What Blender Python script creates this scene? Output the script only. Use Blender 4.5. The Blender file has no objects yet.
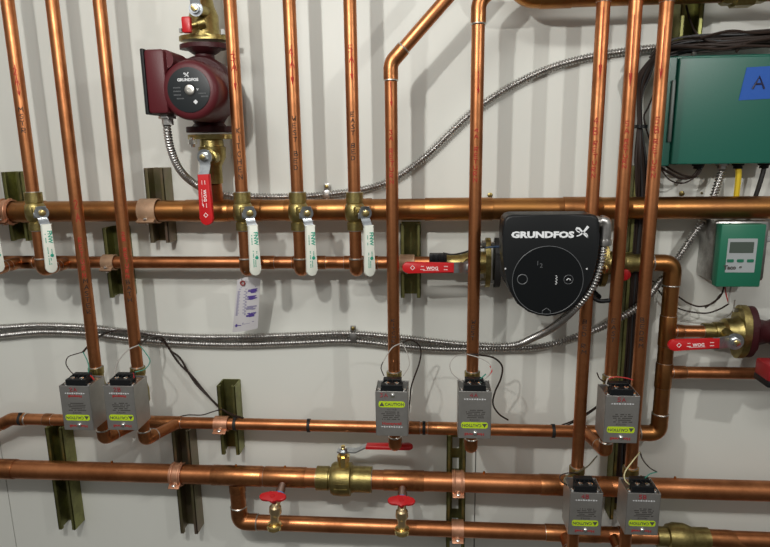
import bpy, bmesh, math, random
from mathutils import Vector, Matrix
random.seed(7)
S = bpy.context.scene
COL = S.collection
# ------------------------------------------------------------------ camera
D0, ZC = 1.24, 1.5            # camera distance from the wall, camera height
FPX = 600.18
PITCH, YAW, ROLL = -0.20689, 0.07954, -0.01399
def _R():
    cp, sp, cy, sy, cr, sr = math.cos(PITCH), math.sin(PITCH), math.cos(YAW), math.sin(YAW), math.cos(ROLL), math.sin(ROLL)
    base = Matrix(((1, 0, 0), (0, 0, -1), (0, 1, 0)))
    Rx = Matrix(((1, 0, 0), (0, cp, -sp), (0, sp, cp)))
    Rz = Matrix(((cy, -sy, 0), (sy, cy, 0), (0, 0, 1)))
    Rr = Matrix(((cr, -sr, 0), (sr, cr, 0), (0, 0, 1)))
    return Rz @ Rx @ base @ Rr
RC = _R()
CAM = Vector((0, -D0, ZC))
cd = bpy.data.cameras.new('camera'); cam = bpy.data.objects.new('camera', cd); COL.objects.link(cam)
cam.matrix_world = Matrix.Translation(CAM) @ RC.to_4x4()
cd.sensor_width = 36; cd.lens = FPX / 770 * 36; cd.clip_start = 0.01
S.camera = cam
# ------------------------------------------------------------------ world and lights
w = bpy.data.worlds.new('room_light'); S.world = w; w.use_nodes = True
bg = w.node_tree.nodes['Background']; bg.inputs[1].default_value = 0.25
_n, _l = w.node_tree.nodes, w.node_tree.links
_g = _n.new('ShaderNodeTexCoord'); _x = _n.new('ShaderNodeSeparateXYZ'); _r = _n.new('ShaderNodeValToRGB'); _m = _n.new('ShaderNodeMapRange')
_m.inputs[1].default_value = -1; _m.inputs[2].default_value = 1      # dim room: darker towards the floor, paler towards the ceiling
_l.new(_g.outputs['Generated'], _x.inputs[0]); _l.new(_x.outputs['Z'], _m.inputs[0]); _l.new(_m.outputs[0], _r.inputs[0]); _l.new(_r.outputs[0], bg.inputs[0])
_r.color_ramp.elements[0].position = .34; _r.color_ramp.elements[0].color = (.20, .19, .165, 1)
_r.color_ramp.elements[1].position = .75; _r.color_ramp.elements[1].color = (1.35, 1.33, 1.27, 1)
def lamp(name, loc, power, size, color, aim=(0, 0, 1.5), kind='AREA', size_y=None):
    l = bpy.data.lights.new(name, kind); l.energy = power; l.color = color
    if kind == 'AREA':
        l.size = size
        if size_y: l.shape = 'RECTANGLE'; l.size_y = size_y
        else: l.shape = 'DISK'
    else: l.shadow_soft_size = size
    o = bpy.data.objects.new(name, l); COL.objects.link(o); o.location = loc
    o.rotation_euler = (Vector(aim) - Vector(loc)).to_track_quat('-Z', 'Y').to_euler()
    return o
lamp('work_lamp', (-0.375, -1.10, 1.87), 18.5, 0.016, (1.0, 0.985, 0.94), kind='POINT')
lamp('second_lamp', (0.83, -1.15, 1.87), 13.8, 0.016, (1.0, 0.985, 0.94), kind='POINT')
lamp('overhead_fill', (-0.5, -1.6, 2.45), 14.0, 1.2, (1.0, 0.985, 0.94), aim=(-0.2, 0, 1.3), size_y=0.15)  # weak area light added as soft fill from above, not a known fixture
vs = S.view_settings; vs.view_transform = 'Standard'; vs.look = 'None'; vs.gamma = 1; vs.use_curve_mapping = False
vs.exposure = 0.0
# ------------------------------------------------------------------ placing helpers
def at(px, py, d):
    v = RC @ Vector((px - 385, 273.5 - py, -FPX)); t = (D0 - d) / v.y
    return CAM + v * t
def proj(P):
    q = RC.transposed() @ (Vector(P) - CAM)
    return 385 + FPX * q.x / -q.z, 273.5 - FPX * q.y / -q.z
def Zat(X, py, d):
    a, b = ZC - 1.2, ZC + 1.2
    for _ in range(40):
        m = (a + b) / 2
        if proj((X, -d, m))[1] > py: a = m
        else: b = m
    return (a + b) / 2
def Xat(px, Z, d):
    a, b = -1.5, 1.5
    for _ in range(40):
        m = (a + b) / 2
        if proj((m, -d, Z))[0] < px: a = m
        else: b = m
    return (a + b) / 2
# ------------------------------------------------------------------ materials
MATS = {}
def mat(name, col, rough=0.5, metal=0.0, spec=0.5, noise=None, bump=0.0, bscale=60, var=None, vscale=20, coat=0, rvar=0.0, emit=None):
    if name in MATS: return MATS[name]
    m = bpy.data.materials.new(name); m.use_nodes = True; nt = m.node_tree; N = nt.nodes; L = nt.links
    b = N['Principled BSDF']
    b.inputs['Base Color'].default_value = (*col, 1); b.inputs['Roughness'].default_value = rough
    b.inputs['Metallic'].default_value = metal; b.inputs['Specular IOR Level'].default_value = spec
    b.inputs['Coat Weight'].default_value = coat
    tc = N.new('ShaderNodeTexCoord')
    if var:
        n = N.new('ShaderNodeTexNoise'); n.inputs['Scale'].default_value = vscale; n.inputs['Detail'].default_value = 6
        n.inputs['Roughness'].default_value = 0.65
        L.new(tc.outputs['Object'], n.inputs['Vector'])
        r = N.new('ShaderNodeValToRGB'); r.color_ramp.elements[0].position = 0.36; r.color_ramp.elements[1].position = 0.66
        r.color_ramp.elements[0].color = (*var, 1); r.color_ramp.elements[1].color = (*col, 1)
        L.new(n.outputs['Fac'], r.inputs['Fac']); L.new(r.outputs['Color'], b.inputs['Base Color'])
        if rvar:
            mr = N.new('ShaderNodeMapRange'); mr.inputs[1].default_value = .3; mr.inputs[2].default_value = .7
            mr.inputs[3].default_value = rough + rvar; mr.inputs[4].default_value = rough
            L.new(n.outputs['Fac'], mr.inputs[0]); L.new(mr.outputs[0], b.inputs['Roughness'])
    if bump:
        n2 = N.new('ShaderNodeTexNoise'); n2.inputs['Scale'].default_value = bscale; n2.inputs['Detail'].default_value = 3
        L.new(tc.outputs['Object'], n2.inputs['Vector'])
        bp = N.new('ShaderNodeBump'); bp.inputs['Strength'].default_value = bump; bp.inputs['Distance'].default_value = 0.002
        L.new(n2.outputs['Fac'], bp.inputs['Height']); L.new(bp.outputs['Normal'], b.inputs['Normal'])
    MATS[name] = m; return m
COPPER = mat('copper', (0.64, 0.262, 0.112), 0.33, 1.0, var=(0.33, 0.125, 0.050), vscale=11, rvar=0.16)
COPFIT = mat('copper_fitting', (0.58, 0.245, 0.098), 0.28, 1.0, var=(0.28, 0.11, 0.045), vscale=30, rvar=0.2)
COPOLD = mat('tarnished_copper', (0.52, 0.24, 0.075), 0.30, 1.0, var=(0.30, 0.13, 0.05), vscale=9, rvar=0.15)
SOLDER = mat('solder', (0.62, 0.60, 0.55), 0.35, 1.0)
BRASS = mat('brass', (0.45, 0.37, 0.145), 0.38, 1.0, var=(0.27, 0.21, 0.08), vscale=60, bump=.25, bscale=400)
BRASSB = mat('bright_brass', (0.85, 0.66, 0.28), 0.25, 1.0)
ZINC = mat('zinc_lever', (0.62, 0.66, 0.68), 0.28, 1.0, var=(0.45, 0.48, 0.52), vscale=120)
STRUTM = mat('yellow_zinc_strut', (0.30, 0.31, 0.11), 0.40, 0.9, var=(0.15, 0.14, 0.06), vscale=18, rvar=.1)
STRUTP = mat('rosy_zinc_strut', (0.26, 0.19, 0.15), 0.42, 0.85, var=(0.18, 0.17, 0.08), vscale=12)
GALV = mat('galvanized_steel', (0.60, 0.59, 0.57), 0.34, 1.0, var=(0.42, 0.41, 0.40), vscale=90)
STEEL = mat('brushed_steel', (0.50, 0.49, 0.47), 0.42, 0.85, var=(0.44, 0.43, 0.41), vscale=40)
CHROME = mat('screw_steel', (0.85, 0.85, 0.83), 0.2, 1.0)
MAROON = mat('maroon_paint', (0.085, 0.011, 0.015), 0.42, 0.0, spec=.35, bump=.15, bscale=500)
MAROOND = mat('maroon_casting', (0.042, 0.006, 0.008), 0.5, 0.0, spec=.35, bump=.4, bscale=300)
BLACK = mat('black_plastic', (0.008, 0.009, 0.010), 0.42, spec=.3)
BLACKG = mat('black_gloss', (0.006, 0.007, 0.008), 0.3, spec=.3)
BLACKR = mat('black_rubber', (0.015, 0.014, 0.013), 0.6)
LABELB = mat('dark_name_plate', (0.015, 0.018, 0.020), 0.4, spec=.3)
REDV = mat('red_vinyl', (0.52, 0.012, 0.015), 0.35)
WHITEV = mat('white_vinyl', (0.72, 0.74, 0.66), 0.35)
TEAL = mat('green_print', (0.02, 0.33, 0.22), 0.5)
WPRINT = mat('white_print', (0.85, 0.80, 0.78), 0.5)
GPRINT = mat('grey_print', (0.62, 0.63, 0.64), 0.4)
GREY2 = mat('faint_grey_print', (0.10, 0.105, 0.11), 0.4)
DPRINT = mat('dark_print', (0.07, 0.065, 0.06), 0.6)
RPRINT = mat('red_print', (0.36, 0.03, 0.03), 0.5)
REDINK = mat('red_marker', (0.42, 0.025, 0.015), 0.6)
BLKINK = mat('black_marker', (0.035, 0.018, 0.012), 0.6)
CHART = mat('chartreuse_label', (0.50, 0.68, 0.02), 0.45)
GREENM = mat('green_enamel', (0.006, 0.105, 0.072), 0.33, bump=.05, bscale=200)
GREENP = mat('green_plastic', (0.015, 0.15, 0.085), 0.42)
TAPE = mat('blue_tape', (0.008, 0.085, 0.40), 0.6, bump=.2, bscale=150)
LCD = mat('lcd_glass', (0.075, 0.095, 0.08), 0.2)
PLATE = mat('silver_plate', (0.42, 0.45, 0.46), 0.4, 0.2)
WIREB = mat('brown_wire', (0.028, 0.017, 0.013), 0.5, spec=.3)
WIREW = mat('white_wire', (0.36, 0.34, 0.31), 0.5)
WIRER = mat('red_wire', (0.45, 0.02, 0.02), 0.5)
WIREG = mat('green_wire', (0.03, 0.22, 0.16), 0.5)
WIREY = mat('yellow_cable', (0.72, 0.52, 0.03), 0.45)
WIREBLU = mat('blue_wire', (0.01, 0.035, 0.08), 0.45)
PAPER = mat('tag_paper', (0.66, 0.64, 0.66), 0.6)
PURP = mat('purple_print', (0.10, 0.06, 0.30), 0.6)
PURPL = mat('pale_purple_print', (0.30, 0.28, 0.42), 0.6)
TANC = mat('tan_strap', (0.50, 0.32, 0.20), 0.5, 0.35, var=(0.38, 0.24, 0.15), vscale=50)
STRAPC = mat('copper_strap', (0.70, 0.36, 0.22), 0.42, 0.7, var=(0.50, 0.24, 0.14), vscale=60)
WALLM = mat('white_wall_panel', (0.75, 0.76, 0.71), 0.38, 0.0, spec=0.35, var=(0.72, 0.725, 0.675), vscale=2.2, bump=.04, bscale=25)
SEAM = mat('panel_gap', (0.12, 0.11, 0.10), 0.8)
FLOORM = mat('concrete_floor', (0.11, 0.10, 0.09), 0.7, var=(0.08, 0.075, 0.07), vscale=5)
# ------------------------------------------------------------------ mesh helpers
ORG = {}
def emit(name, bm, mats, parent=None, smooth=True, local=False, ang=0.7):
    me = bpy.data.meshes.new(name)
    if parent is not None and not local:
        bmesh.ops.translate(bm, verts=bm.verts, vec=-ORG[parent.name])
    bmesh.ops.recalc_face_normals(bm, faces=bm.faces)
    bm.to_mesh(me); bm.free()
    if not isinstance(mats, (list, tuple)): mats = [mats]
    for m in mats: me.materials.append(m)
    if smooth:
        me.polygons.foreach_set('use_smooth', [True] * len(me.polygons))
        me.set_sharp_from_angle(angle=ang)
    o = bpy.data.objects.new(name, me); COL.objects.link(o)
    if parent is not None:
        o.parent = parent; ORG[o.name] = ORG[parent.name].copy()
    else: ORG[o.name] = Vector((0, 0, 0))
    return o
def thing(name, label, cat, loc, group=None, rotz=0):
    o = bpy.data.objects.new(name, None); COL.objects.link(o); o.location = loc; o.rotation_euler = (0, 0, rotz)
    o.empty_display_size = .02
    o['label'] = label; o['category'] = cat
    if group: o['group'] = group
    ORG[o.name] = Vector(loc); return o
def tag(o, label, cat, group=None, kind=None):
    o['label'] = label; o['category'] = cat
    if group: o['group'] = group
    if kind: o['kind'] = kind
    return o
def B(): return bmesh.new()
def tube(bm, pts, r, seg=20, cap=True, mi=0, close=False):
    pts = [Vector(p) for p in pts]; n = len(pts)
    rs = r if isinstance(r, (list, tuple)) else [r] * n
    T = []
    for i in range(n):
        a = pts[max(i - 1, 0)]; b = pts[min(i + 1, n - 1)]
        t = b - a
        if t.length < 1e-9: t = T[-1].copy() if T else (pts[-1] - pts[0])
        T.append(t.normalized())
    up = Vector((0, 0, 1)) if abs(T[0].z) < .9 else Vector((1, 0, 0))
    u = T[0].cross(up).normalized()
    rings = []
    for i in range(n):
        t = T[i]; u = (u - t * u.dot(t)).normalized(); v = t.cross(u)
        rings.append([bm.verts.new(pts[i] + (u * math.cos(2 * math.pi * k / seg) + v * math.sin(2 * math.pi * k / seg)) * max(rs[i], 1e-5)) for k in range(seg)])
    for i in range(n - 1):
        for k in range(seg):
            f = bm.faces.new((rings[i][k], rings[i][(k + 1) % seg], rings[i + 1][(k + 1) % seg], rings[i + 1][k])); f.material_index = mi
    if cap:
        for rg in (rings[0], rings[-1]):
            f = bm.faces.new(rg); f.material_index = mi
    return bm
def lathe(bm, base, axis, prof, seg=24, mi=0):
    """prof: list of (distance along axis, radius)"""
    base = Vector(base); axis = Vector(axis).normalized()
    up = Vector((0, 0, 1)) if abs(axis.z) < .9 else Vector((1, 0, 0))
    u = axis.cross(up).normalized(); v = axis.cross(u)
    off = math.pi / seg
    rings = []
    for (t, r) in prof:
        c = base + axis * t
        rings.append([bm.verts.new(c + (u * math.cos(2 * math.pi * k / seg + off) + v * math.sin(2 * math.pi * k / seg + off)) * max(r, 1e-5)) for k in range(seg)])
    for i in range(len(rings) - 1):
        for k in range(seg):
            f = bm.faces.new((rings[i][k], rings[i][(k + 1) % seg], rings[i + 1][(k + 1) % seg], rings[i + 1][k])); f.material_index = mi
    for rg in (rings[0], rings[-1]):
        f = bm.faces.new(rg); f.material_index = mi
    return bm
def box(bm, c, s, M=None, bev=0.0, mi=0):
    n0 = set(bm.verts)
    r = bmesh.ops.create_cube(bm, size=1.0)
    vs_ = r['verts']
    for v in vs_: v.co = Vector((v.co.x * s[0], v.co.y * s[1], v.co.z * s[2]))
    if bev:
        es = set(e for v in vs_ for e in v.link_edges)
        bmesh.ops.bevel(bm, geom=list(es), offset=bev, segments=2, affect='EDGES', profile=.5)
    vs_ = [v for v in bm.verts if v not in n0]
    TM = Matrix.Translation(Vector(c)) @ (M.to_4x4() if M else Matrix.Identity(4))
    for v in vs_: v.co = TM @ v.co
    for f in set(f for v in vs_ for f in v.link_faces): f.material_index = mi
    return bm
def prism(bm, outline, h, M, bev=0.0, mi=0, segs=2):
    """outline in local XY (ccw), extruded along local Z by h, then transformed by 4x4 M"""
    n0 = set(bm.verts)
    lo = [bm.verts.new((x, y, 0)) for x, y in outline]; hi = [bm.verts.new((x, y, h)) for x, y in outline]
    n = len(lo)
    bm.faces.new(lo[::-1]); top = bm.faces.new(hi)
    for i in range(n): bm.faces.new((lo[i], lo[(i + 1) % n], hi[(i + 1) % n], hi[i]))
    if bev: bmesh.ops.bevel(bm, geom=list(top.edges), offset=bev, segments=segs, affect='EDGES', profile=.5)
    nv = [v for v in bm.verts if v not in n0]
    for v in nv: v.co = M @ v.co
    for f in set(f for v in nv for f in v.link_faces): f.material_index = mi
    return bm
def FR(c, ex, ey):
    """frame: local x->ex, y->ey, z->ex cross ey"""
    ex = Vector(ex).normalized(); ey = Vector(ey); ey = (ey - ex * ey.dot(ex)).normalized(); ez = ex.cross(ey)
    M = Matrix((ex, ey, ez)).transposed().to_4x4(); M.translation = Vector(c); return M
def FRONT(c): return FR(c, (1, 0, 0), (0, 0, 1))      # local z points out of the wall (-Y)
def rrect(w, h, r, n=5):
    o = []
    for (cx, cy, a0) in ((w/2-r, h/2-r, 0), (-w/2+r, h/2-r, 90), (-w/2+r, -h/2+r, 180), (w/2-r, -h/2+r, 270)):
        for k in range(n + 1):
            a = math.radians(a0 + 90 * k / n); o.append((cx + r * math.cos(a), cy + r * math.sin(a)))
    return o
def circ(r, n=32): return [(r * math.cos(2*math.pi*k/n), r * math.sin(2*math.pi*k/n)) for k in range(n)]
def text(bm, s, size, M, mi=0, ext=0.0003, bold=0.0, sx=1.0, align='CENTER', fit=None):
    cu = bpy.data.curves.new('t', 'FONT'); cu.body = s; cu.size = size; cu.extrude = ext; cu.offset = bold
    cu.align_x = align; cu.align_y = 'CENTER'; cu.resolution_u = 2
    o = bpy.data.objects.new('t', cu); me = o.to_mesh()
    n0 = len(bm.verts); f0 = len(bm.faces)
    bm.from_mesh(me); bm.verts.ensure_lookup_table(); bm.faces.ensure_lookup_table()
    if fit: xs = [v.co.x for v in bm.verts[n0:]]; sx = fit / (max(xs) - min(xs))
    for v in bm.verts[n0:]: v.co = M @ Vector((v.co.x * sx, v.co.y, v.co.z))
    for f in bm.faces[f0:]: f.material_index = mi
    o.to_mesh_clear(); bpy.data.objects.remove(o); bpy.data.curves.remove(cu)
def fillet(pts, rad, n=7):
    pts = [Vector(p) for p in pts]; out = [pts[0]]
    for i in range(1, len(pts) - 1):
        p = pts[i]; a = (pts[i-1] - p); b = (pts[i+1] - p)
        ang = a.angle(b); L = min(rad / math.tan(ang / 2), a.length * .49, b.length * .49)
        A = p + a.normalized() * L; Bp = p + b.normalized() * L
        for k in range(n + 1):
            t = k / n; out.append(A * (1-t)**2 + p * 2*t*(1-t) * 1.0 + Bp * t*t)
    out.append(pts[-1]); return out
def spline(pts, step=0.004):
    P = [Vector(p) for p in pts]; P = [P[0]*2 - P[1]] + P + [P[-1]*2 - P[-2]]
    o = []
    for i in range(1, len(P) - 2):
        a, b, c, d = P[i-1:i+3]; n = max(2, int((c - b).length / step))
        for k in range(n):
            t = k / n
            o.append(.5 * (2*b + (c-a)*t + (2*a - 5*b + 4*c - d)*t*t + (3*b - a - 3*c + d)*t**3))
    o.append(P[-2]); return o
def resample(pts, step):
    out = [pts[0]]; acc = 0
    for i in range(1, len(pts)):
        a, b = pts[i-1], pts[i]; L = (b - a).length
        if L < 1e-9: continue
        while acc + L >= step:
            t = (step - acc) / L; a = a + (b - a) * t; out.append(a); L = (b - a).length; acc = 0
            if L < 1e-9: break
        acc += L
    return out
def pw(specs): return [at(x, y, d) for (x, y, d) in specs]
# ------------------------------------------------------------------ stroke lettering for marker pen on pipes
GL = {
 'A': [[(0,0),(.5,1),(1,0)],[(.2,.4),(.8,.4)]], 'B': [[(0,0),(0,1),(.7,.95),(.75,.6),(0,.5),(.85,.4),(.8,.05),(0,0)]],
 'C': [[(.9,.85),(.4,1),(0,.5),(.4,0),(.9,.15)]], 'D': [[(0,0),(0,1),(.7,.85),(.9,.5),(.7,.1),(0,0)]],
 'E': [[(.9,1),(0,1),(0,0),(.9,0)],[(0,.5),(.7,.5)]], 'H': [[(0,0),(0,1)],[(.9,0),(.9,1)],[(0,.5),(.9,.5)]],
 'I': [[(.5,0),(.5,1)]], 'K': [[(0,0),(0,1)],[(.9,1),(0,.45),(.9,0)]], 'M': [[(0,0),(.05,1),(.5,.4),(.95,1),(1,0)]],
 'N': [[(0,0),(0,1),(.9,0),(.9,1)]], 'R': [[(0,0),(0,1),(.8,.95),(.8,.55),(0,.5),(.9,0)]],
 'S': [[(.9,.9),(.4,1),(.05,.75),(.85,.35),(.6,.02),(0,.12)]], 'T': [[(0,1),(1,1)],[(.5,1),(.5,0)]],
 'U': [[(0,1),(0,.2),(.4,0),(.85,.2),(.85,1)]], 'W': [[(0,1),(.25,0),(.5,.6),(.75,0),(1,1)]],
 'O': [[(.5,1),(0,.5),(.5,0),(1,.5),(.5,1)]], 'P': [[(0,0),(0,1),(.8,.95),(.8,.5),(0,.45)]],
 '2': [[(0,.8),(.4,1),(.85,.75),(0,0),(.95,0)]], '3': [[(0,.95),(.8,.95),(.4,.55),(.85,.3),(.5,0),(0,.1)]],
 '4': [[(.7,0),(.7,1),(0,.35),(1,.35)]], '5': [[(.9,1),(.1,1),(.1,.55),(.7,.6),(.85,.25),(.5,0),(0,.08)]],
 'v': [[(.5,3.2),(.5,0)],[(.1,.6),(.5,0),(.9,.6)]], ' ': [],
}
def pen(parent, s, X, d, r, pz0, pz1, ink, wid=.0068, thick=.00082, off=0.0, name='marker_writing'):
    """letters stacked down a pipe between pixel rows pz0..pz1"""
    z0, z1 = Zat(X, pz0, d + r), Zat(X, pz1, d + r); pitch = (z0 - z1) / len(s); h = pitch * .68
    phi0 = math.atan2(-X, D0 - d) + off
    bm = B()
    for i, ch in enumerate(s):
        zt = z0 - pitch * i; jx = random.uniform(-.0008, .0008); tl = random.uniform(-.15, .15)
        for st in GL[ch]:
            pts = []
            dense = []
            for a, b in zip(st[:-1], st[1:]):
                for k in range(3): t = k / 3; dense.append((a[0]+(b[0]-a[0])*t, a[1]+(b[1]-a[1])*t))
            dense.append(st[-1])
            for (u, v) in dense:
                uu = (u - .5) * wid + jx + (v-.5)*tl*wid; zz = zt - h + v * h
                ph = phi0 + uu / r; rr = r + .0002
                pts.append(Vector((X + rr * math.sin(ph), -d - rr * math.cos(ph), zz)))
            tube(bm, pts, thick, seg=5)
    if len(bm.verts): return emit(name, bm, ink, parent)
# ------------------------------------------------------------------ pipes
def coupling(parent, a, b, r, name='coupling', mat_=None, rings=(1, 1)):
    a = Vector(a); b = Vector(b); L = (b - a).length; ax = (b - a).normalized(); bm = B()
    e = .0013
    lathe(bm, a, ax, [(0, r), (0, r+e*.8), (.0008, r+e), (L-.0008, r+e), (L, r+e*.8), (L, r)], 28)
    if rings[0]: lathe(bm, a - ax*.0006, ax, [(0, r), (0, r+.0006), (.0012, r+.0008), (.0014, r)], 28, mi=1)
    if rings[1]: lathe(bm, b - ax*.0008, ax, [(0, r), (0, r+.0008), (.0012, r+.0006), (.0014, r)], 28, mi=1)
    return emit(name, bm, [mat_ or COPFIT, SOLDER], parent)
def elbow(parent, p0, c, p1, r, rad, name='elbow', mat_=None):
    """fitting bent around corner c, ends at p0 and p1"""
    bm = B(); e = .0016
    pts = fillet([p0, c, p1], rad, 9)
    tube(bm, pts, r + e, 28)
    for p, q in ((Vector(p0), Vector(c)), (Vector(p1), Vector(c))):
        ax = (q - p).normalized(); lathe(bm, p - ax*.0008, ax, [(0, r), (0, r+.0009), (.0014, r+e+.0004), (.0030, r+e)], 28, mi=1)
    return emit(name, bm, [mat_ or COPFIT, SOLDER], parent)
# ============================================================== setting
def struct(name, bm, m, **k):
    o = emit(name, bm, m, **k); o['kind'] = 'structure'; return o
DP = 0.058        # depth of the small horizontal lines
zseam = Zat(0.2, 426, 0.0)
xs1 = Xat(475, Zat(.12, 500, 0), 0); xs0 = Xat(10.5, Zat(-.8, 512, 0), 0)
bm = B(); G = .0011
box(bm, (0, .035, 1.25), (4.4, .05, 2.5), mi=1)
def panel(x0, x1, z0, z1): box(bm, ((x0+x1)/2, .005, (z0+z1)/2), (x1-x0, .010, z1-z0))
panel(-2.2, 2.2, zseam, 2.5)
panel(-2.2, xs0 - G, 0, zseam); panel(xs0 + G, xs1 - G, 0, zseam); panel(xs1 + G, 2.2, 0, zseam)
struct('wall_back', bm, [WALLM, SEAM], smooth=False)
bm = B(); box(bm, (0, -1.9, -.03), (4.4, 4.0, .06)); struct('floor', bm, FLOORM, smooth=False)
# ============================================================== struts
def strut(px, y0, y1, label, m=STRUTM, slots=False, x_at=None, w=.041):
    p = at(px, (y0+y1)/2 if x_at is None else x_at, .041); X = p.x
    zt, zb = Zat(X, y0, .041), Zat(X, y1, .041); dp = .041; t = .0026
    bm = B(); h = zt - zb; cz = (zt+zb)/2
    box(bm, (X - w/2 + t/2, -dp/2, cz), (t, dp, h), bev=.0007)
    box(bm, (X + w/2 - t/2, -dp/2, cz), (t, dp, h), bev=.0007)
    for s in (-1, 1):
        box(bm, (X + s*(w/2 - .0036), -dp + t/2, cz), (.0072, t, h), bev=.0007)
        box(bm, (X + s*(w/2 - .0068), -dp + .0045, cz), (t*.8, .008, h), bev=.0005)
    if slots:
        z = zt
        while z > zb:
            z2 = max(z - .022, zb); box(bm, (X, -t/2, (z+z2)/2), (w-2*t, t, z - z2)); 
            z3 = max(z2 - .028, zb)
            if z3 < z2:
                for s in (-1, 1): box(bm, (X + s*(w/4+.003), -t/2, (z2+z3)/2), (w/2-t-.006, t, z2 - z3))
            z = z3
    else: box(bm, (X, -t/2, cz), (w-2*t, t, h))
    th = thing('strut_channel', label, 'bracket', (X, 0, zb), 'strut channels fixed to the wall')
    emit('channel', bm, m, th, smooth=False)
    if h > .05 :
        pass
    return X, zt, zb, th
strut(15, 172, 241, 'short zinc strut channel at far left behind the large header pipe', )
strut(156.5, 168, 243, 'short rosy zinc strut channel left of the maroon pump behind the header', STRUTP)
strut(115, 228, 298, 'short green-tinged strut channel behind the thinner middle pipe, beside the second slanted-text pipe')
strut(410.5, 224, 298, 'short strut channel behind the left red lever of the black pump')
strut(228, 386, 455, 'short strut channel holding the thin lower pipe right of the steel valve pair')
strut(60, 428, 530, 'tall green-gold strut channel below the leftmost steel zone valve')
X7 = strut(184.5, 431, 534, 'tall rosy strut channel with copper clamp on the thick lower pipe', STRUTP)
X8 = strut(456, 436, 552, 'slotted strut channel with copper clamps at the bottom centre', slots=True)
X9 = strut(643, 166, 520, 'long strut channel full of dark wires behind the right pipes', x_at=200)
X10 = strut(693, -30, 40, 'strut channel at the top edge above the large green box')
# tall dark strut at bottom right belongs to X9
# ============================================================== horizontal lines
def hline(Zn, d): return ZC + Zn * (D0 - d)
ZH, dH, rH = hline(-.1015, .062), .062, .0212
ZM, dM, rM = hline(-.1915, DP), DP, .0125
ZL, dL, rL = hline(-.4940, DP), DP, .0125
ZQ, dQ, rQ = hline(-.5990, .062), .062, .0208
ZB, dB, rB = hline(-.6957, .060), .060, .0168
PD = .14; PR = .0114        # vertical pipes
VX = {k: v * (D0 - PD) for k, v in dict(p1=-.6917, p2=-.6155, p3=-.5358, p4=-.3207, p5=-.2253, p6=-.1290, p7=-.0660, p8=.0710, p9=.2592, p10=.3068, p11=.3525).items()}
VX['p0'] = at(-14, 230, PD).x
def hpt(px, Z, d): return Vector((Xat(px, Z, d), -d, Z))
# header
th = thing('copper_header_pipe', 'thickest upper horizontal copper header running full width behind the levers', 'pipe', (0, -dH, ZH), 'horizontal copper pipes')
bm = B(); tube(bm, [(-1.15, -dH, ZH), (1.1, -dH, ZH)], rH, 36); emit('pipe_run', bm, COPOLD, th)
for (a, b) in ((22, 46), (187, 230), (240, 262), (286, 306), (345, 372), (425, 492), (563, 600)):
    coupling(th, hpt(a, ZH, dH), hpt(b, ZH, dH), rH, rings=(0, 0), mat_=COPOLD)
# middle line, left part up to valve
th = thing('middle_copper_pipe', 'thin middle horizontal copper pipe with tees under the white levers', 'pipe', (0, -dM, ZM), 'horizontal copper pipes')
bm = B(); tube(bm, [(-1.15, -dM, ZM), hpt(452, ZM, dM)], rM, 28); emit('pipe_run', bm, COPPER, th)
for k in ('p0', 'p1', 'p4', 'p5', 'p6'):
    X = VX[k]; coupling(th, (X-.034, -dM, ZM), (X+.034, -dM, ZM), rM, 'tee', rings=(1, 1))
for (a, b) in ((2, 10), (26, 34)): coupling(th, hpt(a, ZM, dM), hpt(b, ZM, dM), rM, rings=(1, 1))
# lower thin line (with left bend) and right riser
RR = .0158; XR = at(663.8, 372, DP).x
th = thing('lower_copper_pipe', 'thin lower horizontal copper pipe carrying black ties behind the zone valves', 'pipe', (0, -dL, ZL), 'horizontal copper pipes')
bm = B(); pl = [at(-40, 446, dL), hpt(12, ZL, dL), hpt(640, ZL, dL)]
pl[0].y = -dL
tube(bm, fillet(pl, .04), rL, 28); emit('pipe_run', bm, COPPER, th)
e0 = pl[1] + (pl[0]-pl[1]).normalized()*.03
elbow(th, e0, pl[1], pl[1] + Vector((.035, 0, 0)), rL, .03)
for (a, b) in ((45, 53), (150, 182), (428, 462), (404, 420)): coupling(th, hpt(a, ZL, dL), hpt(b, ZL, dL), rL)
coupling(th, hpt(586, ZL, dL), hpt(600, ZL, dL), rL)
th = thing('copper_riser_pipe', 'right vertical copper riser with elbows and two side tees below the controller', 'pipe', (XR, -DP, ZL))
ztop = ZM; zbot = ZL
bm = B()
P0 = hpt(604, ZM, DP); P1 = Vector((XR, -DP, ztop)); P2 = Vector((XR, -DP, zbot)); P3 = Vector((XR-.07, -DP, zbot))
tube(bm, fillet([P0, P1, P2, P3], .028, 10), RR*.94, 30); emit('pipe_run', bm, COPOLD, th)
elbow(th, P1 - Vector((.040, 0, 0)), P1, P1 - Vector((0, 0, .045)), RR*.94, .030, mat_=COPOLD)
elbow(th, P2 + Vector((0, 0, .045)), P2, P2 - Vector((.040, 0, 0)), RR*.94, .030, mat_=COPOLD)
zt1 = Zat(XR, 331, DP); zt2 = Zat(XR, 372, DP)
coupling(th, (XR, -DP, zt1+.032), (XR, -DP, zt1-.030), RR*.94, 'tee', COPOLD)
coupling(th, (XR, -DP, zt2+.020), (XR, -DP, zt2-.032), RR*.94, 'tee', COPOLD)
bm = B(); tube(bm, [(XR, -DP, zt1), (XR+.090, -DP, zt1)], .0118, 24); emit('branch_stub', bm, COPPER, th)
coupling(th, (XR+.016, -DP, zt1), (XR+.030, -DP, zt1), .0118)
bm = B(); tube(bm, [(XR, -DP, zt2), (XR+.30, -DP, zt2)], .0118, 24); emit('branch_stub', bm, COPPER, th)
coupling(th, (XR+.016, -DP, zt2), (XR+.042, -DP, zt2), .0118)
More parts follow.
